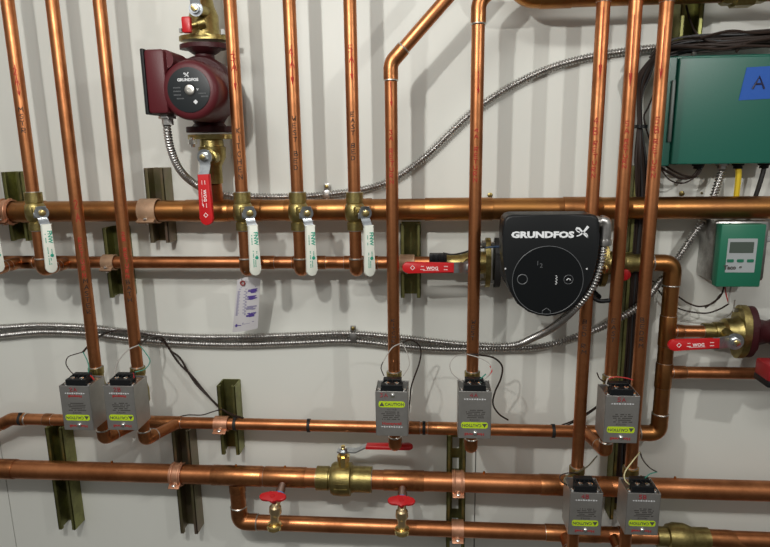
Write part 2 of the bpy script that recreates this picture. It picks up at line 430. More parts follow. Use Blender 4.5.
# thick lower line
th = thing('main_copper_pipe', 'thick lower horizontal copper main holding the brass valve and drain taps', 'pipe', (0, -dQ, ZQ), 'horizontal copper pipes')
bm = B(); tube(bm, [(-1.15, -dQ, ZQ), (1.1, -dQ, ZQ)], rQ, 36); emit('pipe_run', bm, COPPER, th)
for (a, b, n_) in ((-30, 16, 'coupling'), (213, 262, 'tee'), (265, 306, 'tee'), (384, 424, 'tee'), (540, 566, 'coupling')):
    coupling(th, hpt(a, ZQ, dQ), hpt(b, ZQ, dQ), rQ, n_, rings=(b == 16 or b == 306, 0))
for px in (236, 112, 285, 463, 484, 641, 675):
    bm = B(); p = hpt(px, ZQ, dQ); lathe(bm, p + Vector((0, .004, rQ-.001)), (0, 0, 1), [(0, .0026), (.004, .0026), (.005, .0015)], 10)
    emit('solder_drip', bm, COPOLD, th)
# bottom line from tee
XD = Xat(238, ZQ-.06, dQ)
th = thing('bottom_copper_pipe', 'lowest horizontal copper pipe dropping by an elbow from the thick main', 'pipe', (XD, -dB, ZB), 'horizontal copper pipes')
bm = B(); Pa = Vector((XD, -dB, ZQ-.018)); Pb = Vector((XD, -dB, ZB)); Pc = Vector((1.1, -dB, ZB))
tube(bm, fillet([Pa, Pb, hpt(800, ZB, dB)], .030, 9), rB, 32); emit('pipe_run', bm, COPPER, th)
elbow(th, Pb + Vector((0, 0, .040)), Pb, Pb + Vector((.042, 0, 0)), rB, .030)
coupling(th, Pa, Pa - Vector((0, 0, .022)), rB, rings=(0, 0))
for (a, b) in ((545, 600), (618, 640)): coupling(th, hpt(a, ZB, dB), hpt(b, ZB, dB), rB, 'tee', rings=(1, 0))
# top big pipe
dT = .100; ZT = at(640, -8, dT).z; rT = .0212
th = thing('top_copper_pipe', 'dark horizontal copper header cut by the top edge of the view', 'pipe', (0, -dT, ZT), 'horizontal copper pipes')
bm = B(); pts = fillet([at(500, -60, dT), Vector((Xat(523, ZT, dT), -dT, ZT)), Vector((1.1, -dT, ZT))], .04)
tube(bm, pts, rT, 32); emit('pipe_run', bm, COPOLD, th)
coupling(th, Vector((Xat(540, ZT, dT), -dT, ZT)), Vector((Xat(572, ZT, dT), -dT, ZT)), rT, rings=(0,0), mat_=COPOLD)
bm = B(); lathe(bm, (Xat(722, ZT, dT), -dT, ZT), (1, 0, 0), [(0, .024), (.006, .027), (.016, .027), (.02, .031), (.05, .031), (.056, .025), (.07, .025)], 8)
tag(emit('union_fitting', bm, BRASS), 'dark brass union on the copper header at the top right edge', 'fitting')
# ============================================================== vertical pipes
ZTOP = 1.5 + .42
def vpipe(key, label, y_bot, name='copper_pipe'):
    X = VX[key]; zb = Zat(X, y_bot, PD)
    th = thing(name, label, 'pipe', (X, -PD, zb), 'vertical copper pipes')
    bm = B(); tube(bm, [(X, -PD, ZTOP), (X, -PD, zb)], PR, 28); emit('pipe_run', bm, COPPER, th)
    return th, X, zb
# supply drops through white lever valves
SUP = dict(p0='leftmost vertical copper pipe, mostly outside the left edge', p1='vertical copper supply pipe with white lever, nearest the left edge',
  p4='vertical copper supply pipe marked KITCHEN beside the maroon pump', p5='vertical copper supply pipe marked WEST BED with white lever valve',
  p6='vertical copper supply pipe marked EAST BED with white lever valve')
for k in ('p0', 'p1', 'p4', 'p5', 'p6'):
    X = VX[k]
    th = thing('copper_pipe', SUP[k], 'pipe', (X, -PD, ZM), 'vertical copper pipes')
    bm = B(); tube(bm, fillet([(X, -PD, ZTOP), (X, -PD, ZM), (X, -dM - rM*.6, ZM)], .022, 9), PR, 28); emit('pipe_run', bm, COPPER, th)
    elbow(th, (X, -PD, ZM+.024), (X, -PD, ZM), (X, -PD+.034, ZM), PR, .022)
    coupling(th, (X, -dM-.034, ZM), (X, -dM-rM*.8, ZM), PR)
    SUP[k] = th
pen(SUP['p1'], '2A', VX['p1'], PD, PR, 68, 88, REDINK, off=-.2); pen(SUP['p1'], 'v', VX['p1'], PD, PR, 86, 100, REDINK, off=-.1)
pen(SUP['p1'], 'MSTR', VX['p1'], PD, PR, 107, 135, BLKINK, off=-.1)
pen(SUP['p4'], '3A', VX['p4'], PD, PR, 54, 74, REDINK, wid=.009); pen(SUP['p4'], 'v', VX['p4'], PD, PR, 78, 96, REDINK, wid=.004)
pen(SUP['p4'], 'KITCHEN', VX['p4'], PD, PR, 128, 182, BLKINK)
pen(SUP['p5'], '4A', VX['p5'], PD, PR, 48, 72, REDINK, wid=.008); pen(SUP['p5'], 'v', VX['p5'], PD, PR, 72, 90, REDINK, wid=.005)
pen(SUP['p5'], 'WEST BED', VX['p5'], PD, PR, 116, 172, BLKINK)
pen(SUP['p6'], '5A', VX['p6'], PD, PR, 45, 66, REDINK, wid=.008); pen(SUP['p6'], 'v', VX['p6'], PD, PR, 70, 84, REDINK, wid=.005)
pen(SUP['p6'], 'EAST BED', VX['p6'], PD, PR, 112, 162, BLKINK)
# return risers through zone valves
def ret(k, label, top_path=None, joint_z=ZL, joint_d=dL, jx=0.0, ydrop=None):
    X = VX[k]
    th = thing('copper_pipe', label, 'pipe', (X, -PD, joint_z), 'vertical copper pipes')
    bm = B()
    a = [(X, -PD, ZTOP)] if not top_path else top_path
    pts = a + [(X, -PD, joint_z), (X + jx, -joint_d - rL*.5, joint_z)]
    tube(bm, fillet(pts, .020, 8), PR, 28); emit('pipe_run', bm, COPPER, th)
    dirj = Vector((jx, PD - joint_d, 0)).normalized()
    elbow(th, (X, -PD, joint_z+.022), (X, -PD, joint_z), Vector((X, -PD, joint_z)) + dirj*.028, PR, .020)
    return th
th2 = ret('p2', 'copper return pipe marked MASTER entering the leftmost steel zone valve', jx=.035)
th3 = ret('p3', 'copper return pipe marked BATH entering the second steel zone valve', jx=.035)
X = VX['p7']; zb = Zat(X, 63, PD)
dg = at(470, -28, PD)
th7 = ret('p7', 'copper return pipe that bends to a diagonal near the top centre', [dg, (X, -PD, zb)])
du = (dg - Vector((X, -PD, zb))).normalized()
elbow(th7, (X, -PD, zb-.030), (X, -PD, zb), Vector((X, -PD, zb)) + du*.034, PR, .026)
X = VX['p8']; zb = Zat(X, 2, PD); dg = at(540, -60, PD)
th8 = ret('p8', 'copper return pipe marked WEST with an elbow at the top edge', [dg, (X, -PD, zb)])
du = (dg - Vector((X, -PD, zb))).normalized()
elbow(th8, (X, -PD, zb-.036), (X, -PD, zb), Vector((X, -PD, zb)) + du*.034, PR, .026)
th9 = ret('p9', 'copper return pipe marked 4B passing behind the black pump', [(VX['p9'], -dT-.005, ZT), (VX['p9'], -PD, ZT-.012)], ZB, dB, 0)
th10 = ret('p10', 'copper return pipe marked 5A, left of the two right-hand pipes', None, ZL, dL, -.02)
th11 = ret('p11', 'copper return pipe marked 5B crossing the edge of the large green box', [(VX['p11'], -dT-.005, ZT), (VX['p11'], -PD, ZT-.012)], ZB, dB, 0)
for th, k in ((th9, 'p9'), (th11, 'p11')):
    coupling(th, (VX[k], -PD, ZT), (VX[k], -PD, Zat(VX[k], 2, PD)), PR)
pen(th2, 'RETURN', VX['p2'], PD, PR, 238, 280, REDINK, wid=.006); pen(th2, 'MASTER', VX['p2'], PD, PR, 279, 316, BLKINK)
pen(th2, '2A', VX['p2'], PD, PR, 200, 226, REDINK)
pen(th3, '2B RETURN', VX['p3'], PD, PR, 232, 280, REDINK, wid=.006); pen(th3, 'BATH', VX['p3'], PD, PR, 280, 304, BLKINK)
pen(th7, '3A RETURN', VX['p7'], PD, PR, 130, 186, REDINK); pen(th7, 'v', VX['p7'], PD, PR, 98, 110, REDINK, wid=.004)
pen(th7, 'KITCHEN', VX['p7'], PD, PR, 319, 348, BLKINK)
pen(th8, '4A RETURN', VX['p8'], PD, PR, 128, 184, REDINK); pen(th8, 'v', VX['p8'], PD, PR, 86, 96, REDINK, wid=.005, off=.1)
pen(th8, 'WEST', VX['p8'], PD, PR, 320, 342, BLKINK)
pen(th9, '4B', VX['p9'], PD, PR, 117, 138, REDINK, wid=.0075, off=-.1); pen(th9, 'RETURN', VX['p9'], PD, PR, 141, 180, REDINK)
pen(th9, 'v', VX['p9'], PD, PR, 56, 88, REDINK, wid=.005); pen(th9, 'BED RM', VX['p9'], PD, PR, 320, 356, BLKINK, wid=.0075)
pen(th10, '5A', VX['p10'], PD, PR, 121, 136, REDINK); pen(th10, 'RETURN', VX['p10'], PD, PR, 139, 170, REDINK)
pen(th10, 'v', VX['p10'], PD, PR, 64, 96, REDINK, wid=.005); pen(th10, 'EAST', VX['p10'], PD, PR, 319, 344, BLKINK)
pen(th11, '5B', VX['p11'], PD, PR, 117, 136, REDINK, wid=.0075); pen(th11, 'RETURN', VX['p11'], PD, PR, 139, 180, REDINK)
pen(th11, 'v', VX['p11'], PD, PR, 62, 86, REDINK, wid=.006); pen(th11, 'BEDRM', VX['p11'], PD, PR, 318, 350, BLKINK, off=.1)
# ============================================================== white lever ball valves
def grip(parent, top, bottom, w, t, m, nrm, name='grip', rnd=None):
    """flat vinyl grip from top to bottom, facing nrm"""
    top = Vector(top); bottom = Vector(bottom); L = (bottom - top).length; ey = (top - bottom).normalized(); nrm = Vector(nrm)
    ex = ey.cross(nrm).normalized(); M = FR(bottom - nrm.normalized()*t/2, ex, ey)
    o = []; r = w/2
    for k in range(13): a = math.pi + math.pi*k/12; o.append((r*math.cos(a), r + r*math.sin(a)))
    o += [(w*.46, L), (-w*.46, L)]
    bm = B(); prism(bm, o, t, M, bev=t*.35); return emit(name, bm, m, parent, local=True), M, L
def strip(bm, pts, w, t, nrm_x=(1, 0, 0)):
    """bent metal strip through pts, width along nrm_x"""
    pts = [Vector(p) for p in pts]; wx = Vector(nrm_x).normalized(); ring = []
    for i, p in enumerate(pts):
        tg = (pts[min(i+1, len(pts)-1)] - pts[max(i-1, 0)]).normalized(); n = tg.cross(wx).normalized()
        ring.append([bm.verts.new(p + wx*w/2*a + n*t/2*b) for a, b in ((-1, -1), (1, -1), (1, 1), (-1, 1))])
    for i in range(len(pts)-1):
        for k in range(4): bm.faces.new((ring[i][k], ring[i][(k+1) % 4], ring[i+1][(k+1) % 4], ring[i+1][k]))
    bm.faces.new(ring[0]); bm.faces.new(ring[-1])
def white_valve(X, label, rot=33):
    zt, zb = Zat(X, 193, PD+.015), Zat(X, 231, PD+.015); H = zt - zb; r = PR
    th = thing('ball_valve', label, 'valve', (X, -PD, zb), 'white lever ball valves', rotz=math.radians(rot))
    bm = B()
    lathe(bm, (0, 0, 0), (0, 0, 1), [(0, r), (0, r+.0035), (H*.20, r+.0035), (H*.21, r+.001), (H*.24, r+.001), (H*.26, r+.004), (H*.36, r+.0065), (H*.5, r+.0075), (H*.64, r+.0065), (H*.70, r+.004), (H*.72, r+.003), (H*.74, r+.0045), (H*1.0, r+.0045), (H, r)], 8 if False else 28)
    box(bm, (0, -.016, H*.52), (.020, .014, H*.24), bev=.002)
    emit('valve_body', bm, BRASS, th, local=True)
    for z in (H+.0008, -.0008):
        bm = B(); lathe(bm, (0, 0, z-.001), (0, 0, 1), [(0, r), (0, r+.001), (.002, r+.001), (.002, r)], 24); emit('solder_joint', bm, SOLDER, th, local=True)
    zc = H*.50
    bm = B(); lathe(bm, (0, -.020, zc), (0, -1, 0), [(0, .007), (.018, .007), (.018, .004), (.026, .004)], 20); emit('stem', bm, BRASS, th, local=True)
    bm = B(); strip(bm, [(0, -.0425, zc+.012), (0, -.0425, zc+.002), (0, -.0425, zc-.009), (.001, -.045, zc-.016), (.002, -.049, zc-.024), (.003, -.050, zc-.033)], .017, .002)
    lathe(bm, (0, -.0415, zc), (0, -1, 0), [(0, .0125), (.002, .0125)], 20)
    box(bm, (-.010, -.042, zc-.004), (.008, .002, .010), bev=.0006)
    emit('lever', bm, ZINC, th, local=True)
    bm = B(); lathe(bm, (0, -.0430, zc), (0, -1, 0), [(0, .0064), (.005, .0064), (.0055, .005)], 6); emit('lever_nut', bm, BRASSB, th, local=True)
    g, M, L = grip(th, (.003, -.050, zc-.021), (.002, -.052, zc-.114), .0200, .0062, WHITEV, (0, -1, 0))
    bm = B()
    Rm = Matrix.Rotation(math.radians(-90), 4, 'Z')
    def TM(x, y): return M @ Matrix.Translation((x, y, .0063)) @ Rm
    text(bm, 'FNW', .0105, TM(.003, L*.74), bold=.0003)
    for (x, y0, y1) in ((-.0045, .80, .60), (.0035, .48, .30), (-.003, .52, .14), (.0005, .30, .14)):
        n = int((y0-y1)*L/.0026)
        for k in range(n):
            if random.random() < .8: prism(bm, rrect(.0016, .0019, .0004, 2), .0003, M @ Matrix.Translation((x, (y0*L - k*.0026), .0063)))
    prism(bm, circ(.0032, 16), .0003, M @ Matrix.Translation((.003, L*.36, .0063)))
    emit('lettering', bm, TEAL, g, local=True)
    return th
white_valve(VX['p0'], 'white lever ball valve cut off by the left edge', 48)
white_valve(VX['p1'], 'white lever ball valve at far left beside the pipe marked MSTR', 48)
white_valve(VX['p4'], 'white lever ball valve under the pipe marked KITCHEN, above the paper tag')
white_valve(VX['p5'], 'white lever ball valve under the pipe marked WEST BED')
white_valve(VX['p6'], 'white lever ball valve under the pipe marked EAST BED, nearest the centre')
# ============================================================== zone valves
def zone_valve(k, ytop, ybot, code, label, upside=True, red2=True):
    X = VX[k]; df = .218; dep = .054
    w = .0595
    zt, zb = Zat(X, ytop, df), Zat(X, ybot, df); H = zt - zb
    th = thing('zone_valve', label, 'valve', (X, -PD, zb), 'steel zone valves')
    cx, cz = X, (zt+zb)/2; t = .0012
    bm = B()   # sheet metal housing, open at the top
    box(bm, (cx, -df+t/2, cz), (w, t, H), bev=.0005)
    box(bm, (cx-w/2+t/2, -df+dep/2, cz), (t, dep, H), bev=.0004)
    box(bm, (cx+w/2-t/2, -df+dep/2, cz), (t, dep, H), bev=.0004)
    box(bm, (cx, -df+dep-t/2, cz), (w, t, H), bev=.0004)
    box(bm, (cx, -df+dep/2, zb+t/2), (w-2*t, dep-2*t, t))
    hs = emit('housing', bm, STEEL, th, smooth=False)
    bm = B(); box(bm, (cx, -df+dep/2, zt-.0035), (w-2.4*t, dep-2.4*t, .003), bev=.0004)
    emit('top_plate', bm, mat('dark_steel', (.22, .22, .22), .35, .9), th, smooth=False)
    bm = B(); tb = zt-.002
    box(bm, (cx, -df+.014, tb+.006), (.040, .016, .012), bev=.001); box(bm, (cx, -df+.031, tb+.008), (.034, .012, .016), bev=.001)
    for i in range(5): box(bm, (cx-.016+i*.008, -df+.022, tb+.007), (.0014, .010, .015))
    tbk = emit('terminal_block', bm, BLACK, th, smooth=False)
    bm = B()
    for sx in (-.009, .009): lathe(bm, (cx+sx, -df+.014, tb+.012), (0, 0, 1), [(0, .0042), (.0015, .0042), (.0022, .003)], 12)
    emit('terminal_screws', bm, CHROME, tbk)
    for sx in (-1, 1):
        bm = B(); lathe(bm, (cx+sx*(w/2-.007), -df+.012, zt-.002), (0, 0, 1), [(0, .004), (.002, .004), (.003, .0025)], 12); emit('screw', bm, CHROME, th)
    # brass body behind
    bm = B()
    lathe(bm, (X, -PD, zb-.004), (0, 0, 1), [(0, PR), (0, PR+.003), (.014, PR+.003), (.016, PR+.001), (.020, .014), (H*.35, .018), (H*.62, .018), (H*.8, .014), (H-.004, PR+.002), (H, PR+.0035), (H+.012, PR+.0035), (H+.013, PR)], 24)
    box(bm, (X, -PD-.018, cz), (.034, .020, .040), bev=.003)
    emit('valve_body', bm, BRASS, th)
    bm = B(); lathe(bm, (X, -PD, zb-.004+H+.0125), (0, 0, 1), [(0, PR), (0, PR+.0016), (.0016, PR+.0012), (.002, PR)], 24); emit('solder_joint', bm, SOLDER, th)
    # labels on the front
    F = FRONT((cx, -df, cz)); fl = F if not upside else F @ Matrix.Rotation(math.pi, 4, 'Z')
    def P(x, y, z=.0001): return fl @ Matrix.Translation((x, y, z))
    ys = H*.215
    bm = B(); prism(bm, rrect(.048, .0118, .004), .0003, P(0, ys)); emit('caution_label', bm, CHART, hs)
    bm = B(); text(bm, 'CAUTION', .0078, P(.005, ys, .0005), sx=1.0, bold=.0001)
    prism(bm, [(-.0045, -.0035), (.0045, -.0035), (0, .0042)], .0002, P(-.0180, ys, .0005))
    text(bm, 'NOTICE', .0048, P(0, ys-.0105, .0001))
    y = ys - .0150
    lens = (.036, .030, .034, .036, .028) if upside else (.032, .036, .034, .030, .034)
    for ln in lens:
        n = int(ln/.0022)
        for i in range(n):
            if random.random() < .86: prism(bm, [(-.00095, -.001), (.00095, -.001), (.00095, .001), (-.00095, .001)], .0002, P(-ln/2 + i*.0022, y))
        y -= .0036
    emit('printing', bm, DPRINT, hs)
    bm = B()
    text(bm, 'Honeywell', .0072, P(0, y-.005 if not upside else (H/2-.0085), .0001), bold=.0002, sx=1.15)
    emit('maker_print', bm, RPRINT, hs)
    if upside and red2:
        bm = B(); text(bm, 'Honeywell', .0062, P(0, -H*.27, .0001), bold=.0003, sx=1.0); emit('upper_maker_print', bm, RPRINT, hs)
    bm = B(); yy = -H/2+.0165 if upside else y-.0115
    for i in range(9):
        box(bm, P(-.018+i*.0045, yy-.0015 if upside else yy, .0002).translation, (.0028, .0003, .0018 + .001*(i % 2)))
    emit('light_print', bm, GPRINT, hs)
    bm = B(); lathe(bm, (cx+.0015 if upside else cx+.002, -df, zb+.0105 if upside else zt-.0075), (0, -1, 0), [(0, .0044), (.0012, .0042), (.0028, .0028), (.0034, .001)], 16); emit('cover_screw', bm, CHROME, th)
    # marker code, always upright
    bm = B(); cxo = -.004 if upside else -.016
    for j, ch in enumerate(code):
        for st in GL[ch]:
            tube(bm, [Vector((cx + cxo - .005 + j*.008 + u*.0055, -df-.0003, zt-.011+v*.0075)) for u, v in st], .0007, 5)
    emit('marker_code', bm, REDINK if False else mat('dark_red_marker', (.30, .01, .02), .6), hs)
    return th
zone_valve('p2', 386, 430, '2A', 'steel zone valve box at far left, left one of the touching pair')
zone_valve('p3', 386, 430, '2B', 'steel zone valve box, right one of the touching pair on the left')
zone_valve('p7', 391.5, 436, '3A', 'steel zone valve with upright caution label near the centre', upside=False)
zone_valve('p8', 391.5, 438.5, '4A', 'steel zone valve under the pipe marked WEST, above the slotted strut', red2=False)
zone_valve('p10', 396, 443, '5A', 'steel zone valve on the right, standing above the other two there', red2=False)
zone_valve('p9', 493, 535, '4B', 'steel zone valve at the bottom right, left one of the low pair', red2=False)
zone_valve('p11', 493.5, 535, '5B', 'steel zone valve at the bottom right, right one of the low pair', red2=False)
# ============================================================== clamps
def clamp(px, Z, d, r, m, label, ribs=True, w=.026, ear=True, bolt=True, front=False):
    X = Xat(px, Z, d); th = thing('pipe_clamp', label, 'clamp', (X, -.041, Z), 'pipe clamps on struts')
    bm = B(); R_ = r + .0022
    n = 16; prof = []
    for k in range(n+1):
        a = math.radians(60 + 240*k/n)   # around the pipe, open towards the wall
        prof.append((math.cos(a), math.sin(a)))
    ring = []
    for k in range(n+1):
        a = math.radians(55 + 250*k/n); y = math.cos(a); z = math.sin(a)   # a=180 is front (-y)
        c = Vector((X, -d, Z))
        ring.append([bm.verts.new(c + Vector((sx*w/2, y*rr, z*rr))) for sx, rr in ((-1, R_), (1, R_), (1, R_+.0018), (-1, R_+.0018))])
    for k in range(n):
        for j in range(4): bm.faces.new((ring[k][j], ring[k][(j+1) % 4], ring[k+1][(j+1) % 4], ring[k+1][j]))
    bm.faces.new(ring[0]); bm.faces.new(ring[-1])
    emit('band', bm, m, th)
    if ribs:
        for sx in (-.3, .3):
            bm = B(); tube(bm, [Vector((X + sx*w, -d + math.cos(math.radians(a))*(R_+.0022), Z + math.sin(math.radians(a))*(R_+.0022))) for a in range(80, 281, 15)], .0024, 8)
            emit('rib', bm, m, th)
    bm = B()
    zz = Z - r*.72; box(bm, (X, -d-r*.78-.006, zz), (w*.95, .018, .0026), bev=.0008, M=Matrix.Rotation(.5, 3, 'X'))
    box(bm, (X, -d-r*.78-.006, zz-.004), (w*.8, .010, .0022), bev=.0008, M=Matrix.Rotation(.5, 3, 'X'))
    emit('ear', bm, m, th)
    bm = B(); lathe(bm, (X, -d-r*.78-.009, zz+.001), (0, -.4, .9), [(-.012, .0022), (0, .0022), (0, .0048), (.0025, .0046), (.0035, .003)], 10); emit('bolt', bm, CHROME, th)
    return th
clamp(8, ZH, dH, rH, STRAPC, 'ribbed copper clamp on the header at the left edge')
clamp(150.5, ZH, dH, rH, TANC, 'pale tan clamp on the header left of the maroon pump', ribs=False, w=.037)
clamp(110, ZM, dM, rM, TANC, 'pale tan clamp on the middle pipe near the left', ribs=False, w=.026)
clamp(407, ZM, dM, rM, TANC, 'pale tan clamp on the middle pipe left of the black pump', ribs=False, w=.03)
clamp(222, ZL, dL, rL, STRAPC, 'copper clamp on the thin lower pipe beside a black tie', ribs=False, w=.030)
clamp(178, ZQ, dQ, rQ, STRAPC, 'ribbed copper clamp on the thick main at the left')
clamp(458, ZQ, dQ, rQ, STRAPC, 'ribbed copper clamp on the thick main at the slotted strut')
clamp(457.5, ZB, dB, rB, STRAPC, 'copper clamp on the lowest pipe at the slotted strut', ribs=False, w=.026)
# ============================================================== cable ties
def tie(px, Z, d, r, label):
    X = Xat(px, Z, d); bm = B()
    lathe(bm, (X-.0032, -d, Z), (1, 0, 0), [(0, r), (0, r+.0018), (.0064, r+.0018), (.0064, r)], 24)
    box(bm, (X, -d-r*.3, Z+r*.98+.002), (.006, .005, .005), bev=.0008)
    tag(emit('cable_tie', bm, BLACKR), label, 'cable tie', 'black cable ties on the thin lower pipe')
tie(22, ZL, dL, rL, 'black cable tie on the lower pipe near the left edge')
tie(235.5, ZL, dL, rL, 'black cable tie just right of the copper clamp on the lower pipe')
tie(309, ZL, dL, rL, 'black cable tie alone on the lower pipe left of centre')
tie(424, ZL, dL, rL, 'black cable tie between the two central zone valves')
tie(553, ZL, dL, rL, 'black cable tie on the lower pipe right of the centre')
# ============================================================== main brass ball valve with red lever
def red_lever(parent, p0, p1, w=.018, t=.006, nrm=(0, -1, 0), letters=True, lift=None):
    """p0 pivot, p1 tip; plate then red vinyl grip (world coords); local=False"""
    pass
def bar_outline(L, w, taper=.46):
    o = []; r = w/2
    for k in range(13):
        a = -math.pi/2 + math.pi*k/12; o.append((L - r + r*math.cos(a), r*math.sin(a)))
    return o + [(0, w*taper), (0, -w*taper)]
def lever_parts(th, piv, tip, w, nrm, frac=.36, t=.0065, crank=.0, plate_w=None):
    """zinc plate + red grip pointing from piv to tip"""
    piv = Vector(piv); tip = Vector(tip); nrm = Vector(nrm).normalized(); ex = (tip - piv).normalized(); ey = nrm.cross(ex)
    L = (tip - piv).length; pw_ = plate_w or w*.9
    bm = B(); a = piv + ex*L*frac + nrm*crank
    strip(bm, [piv - ex*.012, piv + ex*.010, piv + ex*L*frac*.55, a, a + ex*.012], pw_, .0026, ey)
    lathe(bm, piv - nrm*.0013, nrm, [(0, pw_*.72), (.0026, pw_*.72)], 20)
    emit('lever', bm, ZINC, th)
    bm = B(); lathe(bm, piv + nrm*.001, nrm, [(0, .0085), (.006, .0085), (.0065, .007)], 6); lathe(bm, piv + nrm*.007, nrm, [(0, .0045), (.004, .0045), (.0045, .003)], 12, mi=1)
    emit('lever_nut', bm, [CHROME, BRASSB], th)
    M = FR(a - nrm*t/2, ex, ey); L2 = (tip - a).length
    bm = B(); prism(bm, bar_outline(L2, w), t, M, bev=t*.35); g = emit('grip', bm, REDV, th)
    bm = B(); F2 = M @ Matrix.Translation((0, 0, t+.0001))
    c = L2*.80; prism(bm, [(c-.0055, 0), (c, -.0045), (c+.0055, 0), (c, .0045)], .0003, F2); 
    return g, M, L2, t
def lever_print(g, M, L2, t, flip=False):
    bm = B(); F2 = M @ Matrix.Translation((0, 0, t+.0001)); s = -1 if flip else 1
    c = L2*.80; e = .0042
    for (x0, y0, x1, y1) in ((c-e, 0, c, e), (c, e, c+e, 0), (c+e, 0, c, -e), (c, -e, c-e, 0)):
        tube(bm, [F2 @ Vector((x0, y0, 0)), F2 @ Vector((x1, y1, 0))], .0006, 5)
    RM = Matrix.Rotation(math.pi if flip else 0, 4, 'Z')
    text(bm, 'WOG', .0085, F2 @ Matrix.Translation((L2*.42, .001, 0)) @ RM, bold=.0002)
    for i, (x, ln) in enumerate(((L2*.62, .008), (L2*.62, .006), (L2*.17, .008), (L2*.17, .008))):
        y = (-.003 if i % 2 else .003)
        for k in range(int(ln/.002)): box(bm, F2 @ Vector((x + k*.002 - ln/2, y, .0001)), (.0013, .0013, .0013))
    for k in range(14): box(bm, F2 @ Vector((L2*.30 + k*.0022, -s*.0048, .0001)), (.0012, .0012, .0010))
    emit('lettering', bm, WPRINT, g)
c = hpt(344.5, ZQ, dQ)
th = thing('ball_valve', 'large brass ball valve with red lever on the thick main, between the drain taps', 'valve', c)
bm = B(); xl = hpt(317, ZQ, dQ).x; xr = hpt(372, ZQ, dQ).x; W = xr - xl
lathe(bm, (xl, -dQ, ZQ), (1, 0, 0), [(0, rQ), (0, rQ+.005), (W*.22, rQ+.005), (W*.23, rQ+.003), (W*.25, rQ+.003), (W*.27, rQ+.011), (W*.32, rQ+.0145), (W*.42, rQ+.0155), (W*.50, rQ+.0155), (W*.62, rQ+.0145), (W*.64, rQ+.009), (W*.70, rQ+.006), (W*.68, rQ+.007), (W*1, rQ+.007), (W, rQ)], 36)
for a in (-1, 1): box(bm, (c.x-.004, -dQ-rQ-.008, ZQ+a*.006), (.030, .016, .006), bev=.002)
emit('valve_body', bm, BRASS, th)
for x in (xl, xr):
    bm = B(); lathe(bm, (x-.001, -dQ, ZQ), (1, 0, 0), [(0, rQ), (0, rQ+.0015), (.002, rQ+.0015), (.002, rQ)], 30); emit('solder_joint', bm, SOLDER, th)
zs = ZQ + rQ + .023; sx = c.x
bm = B(); lathe(bm, (sx, -dQ-.004, zs-.006), (0, 0, 1), [(-.008, .012), (.008, .012), (.009, .014), (.020, .014), (.021, .009), (.030, .009)], 8); emit('stem', bm, BRASSB, th)
piv = Vector((sx, -dQ-.004, zs+.026)); tip = Vector((Xat(413, ZQ+.08, dQ+.02), -dQ-.02, piv.z+.010))
tilt = Vector((0, -.45, 1)).normalized()
g, M, L2, t = lever_parts(th, piv, tip, .019, Vector((-.03, -.10, 1)), frac=.34, crank=.012)
# ============================================================== hose drain taps
def drain(px, py, label):
    X = Xat(px, ZQ, dQ); th = thing('drain_tap', label, 'tap', (X, -dQ, ZQ-.02), 'brass drain taps with red handles')
    a = Vector((X, -dQ-rQ+.004, ZQ-.006)); sh = -.004 if px < 300 else 0
    b = Vector((X+sh, -dQ-rQ-.030, ZQ-.028))
    bm = B(); ax = (b-a).normalized()
    lathe(bm, a, ax, [(0, .0085), (.012, .0085), (.012, .0100), (.022, .0100), (.022, .0080), (.034, .0080)], 20); emit('inlet', bm, mat('tinned_copper', (.5,.36,.30), .35, 1.0), th)
    bm = B(); lathe(bm, a + ax*.021, ax, [(0, .0102), (.006, .0102)], 18); emit('thread_tape', bm, mat('blue_tape_thread', (.12, .2, .42), .6), th)
    c1 = b + Vector((sh, -.006, -.006)); c2 = b + Vector((sh*1.5, -.008, -.030)); c3 = b + Vector((sh*2, -.006, -.050))
    bm = B(); tube(bm, spline([a + ax*.026, c1, c2 - Vector((0, 0, -.010)), c2, c3], .003), .0088, 18)
    lathe(bm, c1 + Vector((0, 0, .004)), (0, 0, -1), [(0, .006), (.006, .0125), (.018, .0135), (.024, .011), (.030, .0075), (.042, .007)], 18)
    emit('tap_body', bm, mat('tap_brass', (.74, .58, .34), .35, 1.0), th)
    bm = B(); lathe(bm, c3 + Vector((0, 0, .004)), (0, 0, -1), [(0, .007), (.002, .0145), (.005, .0162), (.009, .0162), (.010, .0148), (.014, .0148), (.014, .010), (.009, .009)], 20); emit('hose_thread', bm, BRASSB, th)
    h = c1 + Vector((0, -.012, .027)); bm = B(); 
    ex = Vector((1, 0, 0)); n = Vector((0, -.42, .90)).normalized(); M = FR(h, ex, n.cross(ex)*1.0)
    o = []
    for k in range(40):
        a_ = 2*math.pi*k/40; r = .0095 + .019*abs(math.cos(a_))**4 + .0045*abs(math.sin(a_))**6; o.append((r*math.cos(a_), r*math.sin(a_)*.9))
    prism(bm, o, .0055, M, bev=.0018); emit('handle', bm, REDV, th)
    bm = B(); lathe(bm, h - n*.016, n, [(0, .005), (.022, .005), (.0235, .0035)], 12); emit('spindle', bm, REDV, th)
drain(284.5, 480, 'brass drain tap with red handle left of the large brass valve')
drain(403, 487, 'brass drain tap with red handle right of the large brass valve')
